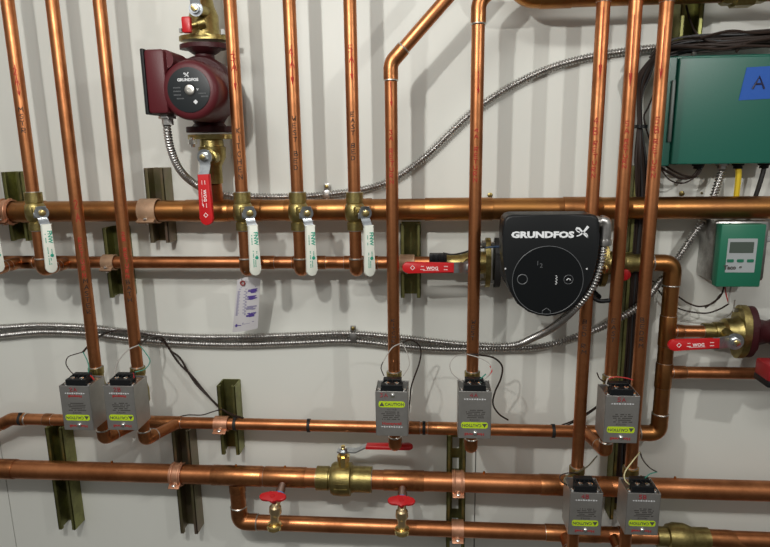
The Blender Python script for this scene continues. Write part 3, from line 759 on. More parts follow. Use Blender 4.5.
# ============================================================== bottom right brass valve
xl = Xat(656, ZB, dB); xr = Xat(708, ZB, dB); W = xr-xl
bm = B(); lathe(bm, (xl, -dB, ZB), (1, 0, 0), [(0, rB), (0, rB+.004), (W*.2, rB+.004), (W*.22, rB+.009), (W*.35, rB+.013), (W*.55, rB+.012), (W*.66, rB+.007), (W*.7, rB+.005), (W, rB+.005), (W, rB)], 32)
th = thing('check_valve', 'brass valve body on the lowest pipe at the bottom right', 'valve', (xl, -dB, ZB))
emit('valve_body', bm, BRASS, th)
bm = B(); pa = Vector((xr-.006, -dB, ZB)); pb = Vector((Xat(742, ZB, dB), -dB, ZB)); tube(bm, fillet([pa, pb, pb - Vector((0, 0, .1))], .03), rB+.0015, 28)
tag(emit('copper_elbow', bm, COPFIT), 'copper elbow turning down at the bottom right corner', 'fitting')
bm = B(); tube(bm, [(xl-.01, -dB, ZB), (xl+.01, -dB, ZB)], rB+.0012, 24)
bm.free()
# ============================================================== maroon pump (upper left)
PX, Pd = -.431, .070
def zp(py, d=Pd, X=PX): return Zat(X, py, d)
th = thing('circulator_pump', 'maroon circulator pump with black name plate, upper left', 'pump', (PX, -Pd, zp(133)))
zc = zp(89, .07)
bm = B(); lathe(bm, (PX, -Pd, zp(54)), (0, 0, -1), [(0, .018), (.02, .019), (.05, .036), (.08, .045), (.115, .036), (.14, .020), (zp(54)-zp(122), .019)], 28)
lathe(bm, (PX, -Pd+.02, zc), (0, -1, 0), [(0, .046), (.01, .056), (.045, .058), (.052, .054)], 36)
emit('volute', bm, MAROOND, th)
for (ya, yb) in ((41.5, 52), (120, 132)):
    bm = B(); za, zb_ = zp(ya, Pd+.03), zp(yb, Pd+.03)
    zlo, zhi = min(za, zb_), max(za, zb_); h = zhi-zlo
    up = ya < 100
    prism(bm, [(.046*math.cos(a)*(1 if abs(math.cos(a)) > .2 else 1), .030*math.sin(a)) for a in [2*math.pi*k/28 for k in range(28)]], h*.5, FR((PX, -Pd, zhi-h*.5 if up else zlo), (1, 0, 0), (0, 1, 0)), bev=.002)
    lathe(bm, (PX, -Pd, zhi-h*.45 if up else zlo+h*.45), (0, 0, -1 if up else 1), [(0, .034), (h*.3, .028), (h*.6, .019)], 24)
    emit('flange', bm, MAROOND, th)
FX = PX + .015; df = .197; fz = Zat(FX, 90, df)
bm = B(); lathe(bm, (FX, -Pd-.02, fz), (0, -1, 0), [(0, .050), (.03, .0505), (df-Pd-.030, .0505), (df-Pd-.024, .0485), (df-Pd-.0205, .043), (df-Pd-.0200, .036)], 48)
mo = emit('motor', bm, MAROON, th)
bm = B(); lathe(bm, (FX, -df, fz), (0, -1, 0), [(0, .0375), (.0012, .0375), (.0016, .036)], 40); pl_ = emit('name_plate', bm, LABELB, mo)
bm = B(); lathe(bm, (FX+.002, -df, fz), (0, -1, 0), [(0, .0085), (.003, .0085), (.0036, .0075), (.0036, .003), (.0030, .003)], 24); emit('vent_screw', bm, SOLDER, mo)
bm = B(); lathe(bm, (FX+.002, -df, fz), (0, -1, 0), [(0, .0115), (.0022, .0110)], 24); emit('screw_seat', bm, BLACK, mo)
def logo(bm, M, s):
    """two crossed pump vanes"""
    def arc(p, w0, w1):
        n = len(p); L = []; R_ = []
        for i, (x, y) in enumerate(p):
            a = p[max(i-1, 0)]; b = p[min(i+1, n-1)]; tx, ty = b[0]-a[0], b[1]-a[1]; l = math.hypot(tx, ty); w_ = (w0 + (w1-w0)*i/(n-1))/2
            L.append((x - ty/l*w_, y + tx/l*w_)); R_.append((x + ty/l*w_, y - tx/l*w_))
        for i in range(n-1):
            q = [L[i], L[i+1], R_[i+1], R_[i]][::-1]
            prism(bm, [(a*s, b*s) for a, b in q], .0003, M)
    arc([(-.50, -.35), (-.25, -.28), (.05, -.05), (.3, .25), (.55, .6)], .08, .26)
    arc([(-.55, .42), (-.3, .40), (0, .1), (.25, -.2), (.55, -.48)], .22, .12)
    arc([(-.55, .5), (-.6, .3), (-.45, .12), (-.2, .02)], .06, .12)
    arc([(.2, -.02), (.42, -.12), (.55, -.3), (.5, -.5)], .10, .06)
bm = B(); F = FRONT((FX, -df-.0017, fz))
logo(bm, F @ Matrix.Translation((-.002, .0245, 0)), .0075); text(bm, 'GRUNDFOS', .0066, F @ Matrix.Translation((0, .0165, 0)), bold=.0003, sx=1.05)
text(bm, 'v', .008, F @ Matrix.Translation((.016, .001, 0))); prism(bm, rrect(.006, .006, .001), .0003, F @ Matrix.Translation((.011, -.020, 0)) @ Matrix.Rotation(.78, 4, 'Z'))
emit('wordmark', bm, GPRINT, mo)
bm = B()
for (x, y) in ((-.026, .004), (-.026, -.002), (-.026, -.008), (-.021, -.014), (.018, -.006), (.022, -.011)):
    for k in range(6): box(bm, F @ Vector((x + k*.0022, y, .0001)), (.0013, .0003, .0022))
emit('small_print', bm, GREY2, mo)
# terminal box on the left of the motor
xa = at(145.5, 80, .195).x; xb = xa + .036
za, zb_ = Zat(xa, 49, .195), Zat(xa, 114, .195)
bm = B(); box(bm, ((xa+xb)/2, -.150, (za+zb_)/2), (xb-xa, .092, za-zb_), bev=.006)
box(bm, ((xb+FX-.03)/2, -.13, (za+zb_)/2+.004), (abs(FX-.03-xb)+.02, .050, (za-zb_)*.66), bev=.008)
tube(bm, [(xb-.004, -.185, za-.016), (xb-.004, -.12, za-.016)], .016, 20)
tube(bm, [(xb-.002, -.13, za-.018), (xb+.030, -.10, za-.024)], .014, 18)
tb_ = emit('terminal_box', bm, MAROON, th)
bm = B()
box(bm, (xa-.002, -.150, (za+zb_)/2), (.006, .094, za-zb_+.002), bev=.0015)
emit('box_cover', bm, BLACK, tb_, smooth=False)
bm = B(); cxn = at(166, 116, .17); lathe(bm, (cxn.x, -.165, zb_+.004), (0, 0, -1), [(0, .012), (.006, .012), (.007, .015), (.011, .015), (.012, .010), (.022, .010)], 8); emit('cable_gland', bm, GALV, tb_)
# brass above and below the pump
th = thing('flange_valve', 'brass flanged isolation valve above the maroon pump, cut by the top edge', 'valve', (PX, -Pd, zp(38)))
bm = B(); zf = zp(36, .10); 
prism(bm, [(.046*math.cos(2*math.pi*k/28), .028*math.sin(2*math.pi*k/28)) for k in range(28)], .009, FR((PX, -Pd, zf-.004), (1, 0, 0), (0, 1, 0)), bev=.0015)
lathe(bm, (PX+.004, -Pd, zf), (0, 0, 1), [(0, .030), (.006, .028), (.012, .027), (.04, .027), (.055, .021), (.07, .018), (.14, .018)], 28)
emit('valve_body', bm, BRASS, th)
pv = at(196, 9, .115)
bm = B(); lathe(bm, pv + Vector((.006, .03, 0)), (-.15, -1, 0), [(0, .010), (.028, .010)], 16); emit('stem', bm, BRASS, th)
bm = B(); lathe(bm, pv, (0, -1, 0), [(0, .013), (.002, .013), (.002, .009), (.008, .0085)], 18); lathe(bm, pv + Vector((0, -.008, 0)), (0, -1, 0), [(0, .0055), (.004, .0055), (.0045, .003)], 12, mi=1)
strip(bm, [pv, pv + Vector((0, -.002, .012)), pv + Vector((0, -.004, .024))], .018, .0025)
emit('lever', bm, [ZINC, BRASSB], th)
bm = B(); box(bm, pv + Vector((.004, -.006, .035)), (.024, .010, .034), bev=.003); emit('grip', bm, REDV, th)
th = thing('purge_valve', 'small red capped purge port beside the upper brass flange', 'valve', at(187, 25, .11))
bm = B(); p = at(187, 25, .115); box(bm, p, (.017, .012, .028), bev=.003); emit('cap', bm, REDV, th)
bm = B(); lathe(bm, p + Vector((.004, .006, 0)), (.9, .35, .25), [(0, .006), (.012, .006), (.013, .0085), (.026, .0085)], 12); emit('port', bm, BRASS, th)
bm = B(); lathe(bm, at(181, 31, .105), (0, 0, 1), [(-.003, .004), (.004, .004)], 6); lathe(bm, at(223, 33, .105), (0, 0, 1), [(-.003, .005), (.006, .005)], 6)
emit('flange_bolt', bm, CHROME, th)
th = thing('ball_valve', 'brass flanged valve with long red lever hanging below the maroon pump', 'valve', (PX, -Pd, ZH))
bm = B(); zf = zp(136.5, .10)
prism(bm, [(.044*math.cos(2*math.pi*k/28), .027*math.sin(2*math.pi*k/28)) for k in range(28)], .009, FR((PX, -Pd, zf-.0045), (1, 0, 0), (0, 1, 0)), bev=.0015)
z1 = zp(147, .09)-zf; z2 = zp(164, .09)-zf; z3 = zp(184, .09)-zf
lathe(bm, (PX+.002, -Pd, zf), (0, 0, 1), [(z3, PR+.002), (z3, PR+.005), (z2-.004, PR+.005), (z2, .019), (z2+.012, .0255), (z1, .0265), (z1+.001, .023), (-.006, .022), (-.004, .025)], 28)
emit('valve_body', bm, BRASS, th)
bm = B(); tube(bm, [(PX+.002, -Pd, zf+z3), (PX+.002, -dH, ZH+rH*.8)], PR+.002, 24); emit('riser_stub', bm, COPPER, th)
bm = B(); lathe(bm, at(192.5, 144, .095), (0, 0, 1), [(-.006, .0045), (.012, .0045)], 8); lathe(bm, at(192.5, 142, .095), (0, 0, 1), [(-.004, .0085), (.004, .0085)], 6); emit('flange_bolt', bm, CHROME, th)
pv = at(204.5, 157, .125); tipp = at(209.5, 225, .135)
bm = B(); lathe(bm, pv + Vector((.004, .045, 0)), (-.09, -1, 0), [(0, .013), (.02, .013), (.021, .009), (.045, .008)], 16); emit('stem', bm, BRASS, th)
g, M, L2, t = lever_parts(th, pv, tipp, .0265, (-.12, -1, 0), frac=.25, crank=.008, plate_w=.020)
lever_print(g, M, L2, t)
# ============================================================== black pump
th = thing('circulator_pump', 'black circulator pump with large white wordmark, right of centre', 'pump', (.195, -.1, ZM))
df, db = .212, .160
QX = at(549.5, 265, df).x
zt, zb_ = Zat(QX, 214.5, df), Zat(QX, 317, df)
Hh = zt - zb_; Wd = at(597.7, 240, df).x - at(500.5, 240, df).x
o = []
prof = [(0, .5), (.40, .5), (.455, .485), (.487, .45), (.498, .40), (.500, .30), (.492, .12), (.474, 0), (.447, -.12), (.405, -.25), (.32, -.375), (.20, -.455), (.09, -.490), (0, -.5)]
right = [(x*Wd, y*Hh) for x, y in prof]; left = [(-x, y) for x, y in right[1:-1]]
o = right + left[::-1]
M = FRONT((QX, -db, (zt+zb_)/2))
bm = B(); prism(bm, o[::-1], df-db, M, bev=.005, segs=3); hd = emit('control_head', bm, BLACK, th)
F = FRONT((QX, -df-.0001, (zt+zb_)/2))
bm = B(); text(bm, 'GRUNDFOS', .0142, F @ Matrix.Translation((at(542.5, 235, df).x-QX, at(542, 235, df).z-(zt+zb_)/2, 0)), bold=.00075, sx=1.0, fit=at(574, 235, df).x-at(511, 235, df).x)
logo(bm, F @ Matrix.Translation((at(582, 232.5, df).x-QX, at(582, 232.5, df).z-(zt+zb_)/2, 0)), .0175); emit('wordmark', bm, mat('bright_print', (.80, .82, .84), .4), hd)
cc = F @ Matrix.Translation((at(547.6, 280.5, df).x-QX, at(547.6, 280.5, df).z-(zt+zb_)/2, 0)); rr = at(583.2, 280, df).x-at(547.6, 280, df).x
bm = B(); tube(bm, [cc @ Vector((rr*math.cos(2*math.pi*k/64), rr*math.sin(2*math.pi*k/64), 0)) for k in range(65)], .0006, 6, cap=False); emit('dial_ring', bm, GREY2, hd)
bm = B(); prism(bm, circ(rr-.001, 64), .0004, cc); emit('touch_panel', bm, BLACKG, hd)
bm = B(); cl = cc @ Matrix.Translation((-.043, .002, .0006)); tube(bm, [cl @ Vector((.0085*math.cos(2*math.pi*k/24), .0085*math.sin(2*math.pi*k/24), 0)) for k in range(25)], .0008, 6, cap=False)
cr_ = cc @ Matrix.Translation((.035, .002, .0006)); tube(bm, [cr_ @ Vector((.0078*math.cos(2*math.pi*k/24), .0078*math.sin(2*math.pi*k/24), 0)) for k in range(25)], .0005, 6, cap=False)
text(bm, '1', .011, cc @ Matrix.Translation((-.018, .030, .0004))); text(bm, '2', .011, cc @ Matrix.Translation((-.012, .026, .0004)))
emit('panel_marks', bm, GREY2, hd)
bm = B(); tube(bm, [cr_ @ Vector((-.0035, -.001, .0006)), cr_ @ Vector((0, .002, .0006)), cr_ @ Vector((.0035, -.001, .0006))], .0009, 6)
for k in range(7): box(bm, cc @ Vector((.014 + .0012*(k % 2), -.006 + k*.0024, .0006)), (.0022, .0004, .0013))
for sx in (-.076, .064): prism(bm, circ(.0016, 10), .0004, F @ Matrix.Translation((sx*.98, -Hh*.02, 0)))
emit('button_mark', bm, GPRINT, hd)
bm = B(); tube(bm, [cc @ Vector((-.007, -rr+.001, .0006)), cc @ Vector((-.007, -rr+.006, .0006)), cc @ Vector((0, -rr+.011, .0006)), cc @ Vector((.007, -rr+.006, .0006)), cc @ Vector((.007, -rr+.001, .0006))], .0006, 6)
emit('bottom_mark', bm, GREY2, hd)
MX = QX + .004; MX = .190; MZ = ZM + .002
bm = B(); lathe(bm, (MX, -.03, MZ), (0, -1, 0), [(0, .040), (.01, .052), (.045, .055), (.05, .060), (.060, .060), (.062, .052), (.132, .050)], 40); emit('motor', bm, BLACKR, th)
xfl, xfr = hpt(494, ZM, DP).x, hpt(598, ZM, DP).x
bm = B(); lathe(bm, (xfl+.012, -DP, ZM), (1, 0, 0), [(0, .022), (.02, .026), (.05, .034), (xfr-xfl-.07, .034), (xfr-xfl-.04, .026), (xfr-xfl-.024, .022)], 24); emit('volute', bm, BLACKR, th)
for x in (xfl, xfr-.012):
    bm = B(); prism(bm, [(.028*math.cos(2*math.pi*k/28), .050*math.sin(2*math.pi*k/28)) for k in range(28)], .012, FR((x, -DP, ZM), (0, 1, 0), (0, 0, 1)), bev=.002); emit('flange', bm, BLACKR, th)
bm = B(); p = at(602.5, 222, .19)
lathe(bm, p + Vector((-.016, 0, 0)), (1, 0, 0), [(0, .011), (.008, .011), (.010, .009), (.018, .009)], 16)
tube(bm, spline([p + Vector((-.004, 0, .002)), p + Vector((.004, 0, 0)), p + Vector((.006, 0, -.012)), p + Vector((.005, 0, -.034))], .003), .0100, 18)
lathe(bm, p + Vector((.005, 0, -.030)), (0, 0, -1), [(0, .012), (.004, .0125), (.010, .012), (.011, .009)], 12)
emit('conduit_connector', bm, GALV, th)
# valve left of the black pump
th = thing('ball_valve', 'brass flanged valve with red lever left of the black pump', 'valve', hpt(470, ZM, DP))
x0, x1 = hpt(446, ZM, DP).x, hpt(484, ZM, DP).x
bm = B(); lathe(bm, (x0, -DP, ZM), (1, 0, 0), [(0, rM), (0, rM+.004), (.03, rM+.004), (.034, rM+.007), (x1-x0-.02, rM+.010), (x1-x0, rM+.010), (x1-x0+.006, rM+.013), (x1-x0+.008, rM)], 28)
prism(bm, [(.026*math.cos(2*math.pi*k/28), .050*math.sin(2*math.pi*k/28)) for k in range(28)], .010, FR((x1+.002, -DP, ZM), (0, 1, 0), (0, 0, 1)), bev=.0015)
emit('valve_body', bm, BRASS, th)
for s in (-1, 1):
    bm = B(); lathe(bm, (x1-.010, -DP-.004, ZM+s*.038), (1, 0, 0), [(0, .004), (.004, .004), (.004, .0075), (.012, .0075), (.012, .004), (.036, .004)], 6); emit('flange_bolt', bm, GALV, th)
pv = at(470, 267.5, .115); tipp = at(402, 267, .125)
bm = B(); lathe(bm, pv + Vector((0, .045, 0)), (0, -1, 0), [(0, .011), (.045, .008)], 14); emit('stem', bm, BRASS, th)
g, M, L2, t = lever_parts(th, pv, tipp, .0215, (0, -1, .05), frac=.24, crank=.006, plate_w=.020); lever_print(g, M, L2, t, True)
# sensor clamp with lead
th = thing('temperature_sensor', 'black sensor clip on the middle pipe above a red lever', 'sensor', at(438, 257, .08))
bm = B(); p = at(438, 258, .085); box(bm, p, (.034, .018, .018), bev=.002)
for s in (-.010, 0, .010): box(bm, p + Vector((s, -.010, .004)), (.005, .006, .012), bev=.001)
emit('clip', bm, BLACK, th)
bm = B(); tube(bm, spline(pw([(443, 253, .09), (452, 254.5, .09), (462, 253, .10), (475, 249, .11), (485, 247.5, .115), (496, 246.5, .12)])), .0016, 8); emit('lead', bm, BLACKR, th)
bm = B(); tube(bm, spline(pw([(485, 247.8, .118), (492, 247, .122), (500, 246.5, .13)])), .0021, 8); emit('lead_sleeve', bm, WIREBLU, th)
# valve right of the black pump: mostly hidden
th = thing('ball_valve', 'brass flanged valve with red lever tip, right of the black pump', 'valve', hpt(612, ZM, DP))
x0 = hpt(600, ZM, DP).x; x1 = hpt(640, ZM, DP).x
bm = B(); lathe(bm, (x0+.004, -DP, ZM), (1, 0, 0), [(0, rM), (0, rM+.012), (.012, rM+.011), (.03, rM+.009), (x1-x0-.02, rM+.008), (x1-x0-.016, rM+.005), (x1-x0, rM+.005), (x1-x0, rM)], 24)
prism(bm, [(.026*math.cos(2*math.pi*k/28), .048*math.sin(2*math.pi*k/28)) for k in range(28)], .010, FR((x0+.001, -DP, ZM), (0, 1, 0), (0, 0, 1)), bev=.0015)
emit('valve_body', bm, BRASS, th)
bm = B(); lathe(bm, at(603, 268.5, .085), (0, -1, 0), [(0, .008), (.01, .008), (.011, .006)], 16); lathe(bm, at(603, 268.5, .096), (0, -1, 0), [(0, .004), (.004, .004)], 12); emit('stem', bm, BRASSB, th)
bm = B(); lathe(bm, at(598, 296, .10), (0, -1, 0), [(-.05, .005), (.006, .005)], 10)
emit('drain_stub', bm, BLACK, th)
bm = B(); tube(bm, spline(pw([(590, 296, .14), (600, 301, .14), (612, 300, .14)])), .004, 10); emit('black_clip', bm, BLACK, th)
bm = B(); pa = at(611, 275, .10); pb = at(631, 274, .11); ex = (pb-pa).normalized(); prism(bm, bar_outline((pb-pa).length, .021), .007, FR(pa, ex, Vector((0, 0, 1))), bev=.002); emit('grip', bm, REDV, th)
# ============================================================== right brass valve + maroon pump edge
th = thing('ball_valve', 'brass flanged valve with red lever beside the maroon pump at the right edge', 'valve', (XR+.1, -DP, zt1))
xa = XR + .068; xb = Xat(737, zt1, DP); L = xb - xa
bm = B(); lathe(bm, (xa, -DP, zt1), (1, 0, 0), [(0, .012), (0, .0165), (L*.30, .0165), (L*.31, .0185), (L*.55, .0200), (L*.62, .026), (L*.85, .027), (L*.95, .030), (L, .032)], 32)
prism(bm, [(.032*math.cos(2*math.pi*k/32), .054*math.sin(2*math.pi*k/32)) for k in range(32)], .014, FR((xb, -DP, zt1), (0, 1, 0), (0, 0, 1)), bev=.002)
emit('valve_body', bm, BRASS, th)
bm = B(); lathe(bm, (xa-.001, -DP, zt1), (1, 0, 0), [(0, .0118), (0, .0140), (.002, .014), (.002, .0118)], 24); emit('solder_joint', bm, SOLDER, th)
pv = at(735, 341.5, .110); tipp = at(666, 344, .120)
bm = B(); lathe(bm, pv + Vector((0, .045, .004)), (0, -1, -.1), [(0, .013), (.03, .012), (.045, .008)], 14); emit('stem', bm, BRASS, th)
g, M, L2, t = lever_parts(th, pv, tipp, .0220, (0, -1, .05), frac=.26, crank=.008, plate_w=.022); lever_print(g, M, L2, t, True)
th = thing('circulator_pump', 'maroon circulator pump cut off by the right edge', 'pump', (xb+.1, -DP, zt1))
bm = B(); prism(bm, [(.032*math.cos(2*math.pi*k/32), .052*math.sin(2*math.pi*k/32)) for k in range(32)], .014, FR((xb+.0145, -DP, zt1), (0, 1, 0), (0, 0, 1)), bev=.003)
lathe(bm, (xb+.026, -DP, zt1), (1, 0, 0), [(0, .036), (.012, .026), (.03, .022), (.05, .030), (.08, .045), (.14, .045)], 28)
emit('flange', bm, MAROOND, th)
bm = B(); lathe(bm, (xb+.115, -DP-.01, zt1-.005), (0, -1, 0), [(0, .052), (.10, .050), (.108, .044), (.110, .036)], 40); emit('motor', bm, MAROON, th)
p = at(776, 370, .15); bm = B(); box(bm, p + Vector((.012, 0, 0)), (.075, .05, .032), bev=.005); tb_ = emit('terminal_box', bm, mat('red_box', (.28, .012, .016), .4), th)
bm = B(); box(bm, p + Vector((.006, -.002, -.022)), (.065, .05, .012), bev=.002, M=Matrix.Rotation(.12, 3, 'Y')); emit('box_cover', bm, BLACK, tb_)
for (py, dd) in ((309, .055),): 
    bm = B(); lathe(bm, (xb-.008, -DP+.006, zt1+.042), (1, 0, 0), [(0, .004), (.02, .004), (.026, .004), (.026, .008), (.040, .008)], 6); emit('flange_bolt', bm, GALV, th)
# ============================================================== large green control box
df = .080
pa, pb = at(680, 57.5, df), at(800, 57.5, df); zt, zb_ = pa.z, Zat(pa.x, 164.5, df)
th = thing('control_box', 'large green metal control box with blue tape at upper right', 'control box', (pa.x, 0, zb_))
xa_, xb_ = pa.x - .012, pb.x
bm = B(); box(bm, ((xa_+xb_)/2+.002, -.036, (zt+zb_)/2+.006), (xb_-xa_-.006, .070, zt-zb_-.004), bev=.002); emit('enclosure', bm, GREENM, th, smooth=False)
bm = B(); box(bm, ((pa.x+xb_)/2, -df+.006, (zt+zb_)/2), (xb_-pa.x, .012, zt-zb_), bev=.002)
box(bm, (pa.x-.010, -.069, (zt+zb_)/2), (.020, .006, zt-zb_+.006), bev=.002)
cv = emit('cover', bm, GREENM, th, smooth=False)
bm = B(); lathe(bm, at(694, 53.5, .07), (0, -.4, 1), [(-.003, .004), (.002, .004), (.0028, .003)], 12); emit('cover_screw', bm, GALV, th)
bm = B(); pz = at(674, 80, .075); z2_ = Zat(pz.x, 142, .075); box(bm, (pz.x, -.074, (pz.z+z2_)/2), (.006, .008, pz.z-z2_), bev=.0015); emit('latch', bm, mat('dull_latch', (.16, .18, .17), .5, .6), th)
c = at(758.5, 83, df)
bm = B(); box(bm, (c.x+.006, -df-.0006, c.z), (.066, .0006, .056), M=Matrix.Rotation(math.radians(-2), 3, 'Y')); 
for v in bm.verts: v.co.x += (v.co.z-c.z)*.18
tp = emit('tape', bm, TAPE, cv, smooth=False)
bm = B(); 
for st in GL['A']: tube(bm, [Vector((c.x-.010+u*.020, -df-.0013, c.z-.010+v*.021)) for u, v in st], .0018, 6)
emit('tape_letter', bm, mat('dark_marker', (.02, .02, .06), .5), tp if False else cv)
# glands beneath box
for i, (px, m_) in enumerate(((698, BLACK), (722, GALV), (738, BLACK), (764, BLACK))):
    p = at(px, 166, .045); bm = B(); lathe(bm, (p.x, -.045, zb_+.004), (0, 0, -1), [(0, .011), (.008, .011), (.009, .008), (.014, .008)], 12); emit('cable_gland', bm, m_, th)
# ============================================================== small green controller
df = .112; 
a, b = at(722, 226, df), at(767, 226, df); zt, zb_ = Zat(a.x, 224.5, df), Zat(a.x, 287, df); cx = (a.x+b.x)/2; W = b.x-a.x
th = thing('thermostat_controller', 'small green controller with grey display at the right', 'controller', (cx, 0, zb_))
bm = B(); box(bm, (cx, -df+.010, (zt+zb_)/2), (W, .020, zt-zb_), bev=.0025); cs = emit('case', bm, GREENP, th)
bm = B(); box(bm, (cx+.003, -df+.031, (zt+zb_)/2), (W-.010, .022, zt-zb_-.006), bev=.002); emit('case_rim', bm, mat('dark_green', (.006, .06, .04), .4), th)
F = FRONT((cx-.001, -df, (zt+zb_)/2))
bm = B(); prism(bm, rrect(W*.66, (zt-zb_)*.54, .001, 2), .0006, F @ Matrix.Translation((.001, .001, 0))); emit('face_plate', bm, PLATE, cs)
bm = B(); prism(bm, rrect(W*.54, (zt-zb_)*.175, .001, 2), .0008, F @ Matrix.Translation((0, .016, .0002))); emit('display', bm, LCD, cs)
for s in (-1, 0, 1):
    bm = B(); prism(bm, rrect(.0115, .0055, .001, 2), .0014, F @ Matrix.Translation((s*.0195*.9, -.0085, .0003))); emit('button', bm, GREENP, cs)
bm = B(); text(bm, 'Taco', .0105, F @ Matrix.Translation((-.017, -.0215, .0007)), bold=.0006); emit('maker_print', bm, DPRINT, cs)
bm = B(); prism(bm, circ(.0024, 12), .0012, F @ Matrix.Translation((.001, -.020, .0006))); emit('indicator', bm, CHROME, cs)
jx = cx - .030
th = thing('junction_box', 'galvanized junction box behind the small green controller', 'electrical box', (jx, 0, zb_))
bm = B(); jl = at(712.5, 255, .070).x; box(bm, (jl+.050, -.035, (zt+zb_)/2+.001), (.100, .070, zt-zb_+.002), bev=.008); emit('box_body', bm, GALV, th)
for (dy, dz) in ((-.03, .03), (-.03, 0), (-.03, -.03), (-.048, .015), (-.048, -.018)):
    bm = B(); lathe(bm, (jl+.001, dy, (zt+zb_)/2+dz), (-1, 0, 0), [(0, .005), (.0012, .005), (.0012, .004)], 14); emit('knockout', bm, STEEL, th)
bm = B(); p = at(745, 219, .045); box(bm, p + Vector((0, 0, -.006)), (.05, .02, .010), bev=.002); emit('box_clamp', bm, GALV, th)
# ============================================================== flex conduits
def conduit(pts, label, r=.0072, step=.00115, grp='metal flexible conduits'):
    P = resample(spline(pts, .003), step); n = len(P); rs = []
    for i in range(n):
        ph = (i % 5); rs.append(r * (1.0, 1.08, 1.0, .70, .66)[ph])
    bm = B(); tube(bm, P, rs, 12)
    return tag(emit('flexible_conduit', bm, GALV, ang=1.2), label, 'conduit', grp)
conduit(pw([(166.5, 119, .165), (167.5, 132, .158), (171, 150, .140), (180, 170, .105), (195, 184, .060), (215, 193, .022), (245, 196.5, .014), (300, 196.5, .012), (330, 194, .012), (362, 189.5, .012), (392, 180, .012), (425, 157, .012), (450, 133, .012), (475, 110, .012), (510, 87, .012), (550, 68, .012), (590, 57, .012), (635, 50, .012), (690, 45, .014), (740, 40, .016), (790, 38, .016)]),
  'flexible metal conduit curving from the maroon pump up to the large green box')
conduit(pw([(-30, 327, .012), (0, 327.5, .012), (40, 325.5, .012), (85, 327, .012), (130, 332, .012), (180, 336.5, .012), (240, 337, .012), (300, 335, .012), (350, 333.5, .012), (400, 337.5, .012), (460, 344, .014), (510, 345.5, .02), (535, 337, .06), (555, 326, .120), (575, 308, .170), (590, 290, .185), (599, 268, .19), (603.5, 244, .19)]),
  'flexible metal conduit along the wall rising to the side of the black pump')
conduit(pw([(-30, 336.5, .014), (0, 335.5, .014), (40, 332, .014), (85, 333.5, .014), (130, 339, .014), (180, 343, .013), (240, 344.5, .013), (300, 342.5, .013), (350, 341, .013), (400, 346, .013), (440, 349, .013), (490, 349, .013), (540, 346.5, .018), (575, 337, .022), (610, 323, .060), (640, 305, .064), (658, 284, .035), (668, 272, .028), (690, 240, .026), (706, 215, .030), (715, 192, .040), (722, 170, .045)]),
  'flexible metal conduit along the wall climbing to the underside of the green box')
def strap(px, py, d, n, label):
    p = at(px, py, d); th = thing('conduit_strap', label, 'strap', p, 'small conduit straps')
    bm = B(); box(bm, p + Vector((0, -.004, -.002)), (.014, .0014, .018*n), bev=.0004); box(bm, p + Vector((0, .006, .012*n)), (.012, .0015, .016), bev=.0004); emit('band', bm, GALV, th)
    bm = B(); lathe(bm, p + Vector((0, .004, .014*n)), (0, -1, 0), [(0, .004), (.002, .004), (.003, .002)], 10); emit('screw', bm, BRASS, th)
strap(326.5, 193.5, .018, 1, 'small strap on the single conduit above the white lever valves')
strap(353, 336.5, .022, 1.2, 'small strap on the paired conduits left of centre')
for px, py, lb in ((490, 195, 'brass screw head in the wall left above the black pump'), (681.5, 193.5, 'larger brass screw head below the large green box'), (701.5, 193, 'tiny dark screw head below the large green box')):
    bm = B(); s_ = .0052 if px != 701.5 else .0022; lathe(bm, at(px, py, 0), (0, -1, 0), [(-.002, s_), (.002, s_), (.003, s_*.6)], 12); tag(emit('wall_screw', bm, BRASS), lb, 'screw', 'screws in the wall')
# ============================================================== wires
def wire(pts, r, m, parent=None, name='wire'):
    bm = B(); tube(bm, spline(pw(pts), .004), r, 7); return emit(name, bm, m, parent)
# leads of each zone valve
def leads(label, loc, specs):
    th = thing('thermostat_wire', label, 'wire', at(*loc), 'zone valve wires')
    for (pts, r, m, n) in specs: wire(pts, r, m, th, n)
leads('brown wire looping from the far left zone valve to the lower pipe', (84, 352, .16), [
  ([(83, 352, .150), (92, 342, .120), (104, 334, .060), (118, 330.5, .035), (140, 333, .026), (155, 337, .024), (165, 343, .024), (178, 362, .024), (192, 376, .024), (205, 392, .026), (218, 406, .030), (232, 415, .050), (240, 417, .070)], .0022, WIREB, 'cable'),
  ([(83, 352, .150), (76, 354, .17), (68, 357, .18), (66, 364, .185), (71, 372, .188), (75, 375, .190)], .0010, WIREB, 'core'),
  ([(83, 352, .150), (87, 360, .165), (89, 367, .175), (88, 374, .185)], .0010, WIREG, 'core'),
  ([(88, 374, .185), (92, 377, .19), (94, 380, .19)], .0014, WIRER, 'core')])
leads('brown wire looping from the second zone valve with a pale loop', (140, 345, .16), [
  ([(138, 345, .155), (147, 339, .120), (155, 337, .060), (163, 339, .035), (170, 350, .028), (180, 358, .028), (188, 372, .028), (196, 384, .028), (206, 394, .03), (222, 409, .034), (236, 416, .060), (243, 418, .074)], .0022, WIREB, 'cable'),
  ([(139, 345, .155), (128, 350, .17), (119, 360, .18), (115.5, 368, .185), (115, 376, .19)], .0013, WIREW, 'core'),
  ([(139, 345, .155), (145, 352, .165), (150, 361, .175), (145, 369, .18), (135, 372, .188)], .0010, WIREG, 'core'),
  ([(133, 373, .188), (134, 378, .19)], .0013, WIRER, 'core')])
leads('thin brown wire lying behind the lower pipe near its clamp', (190, 415, .03), [([(178, 417, .045), (188, 415, .045), (202, 415, .045), (212, 412, .045), (222, 409, .046)], .0013, WIREB, 'cable')])
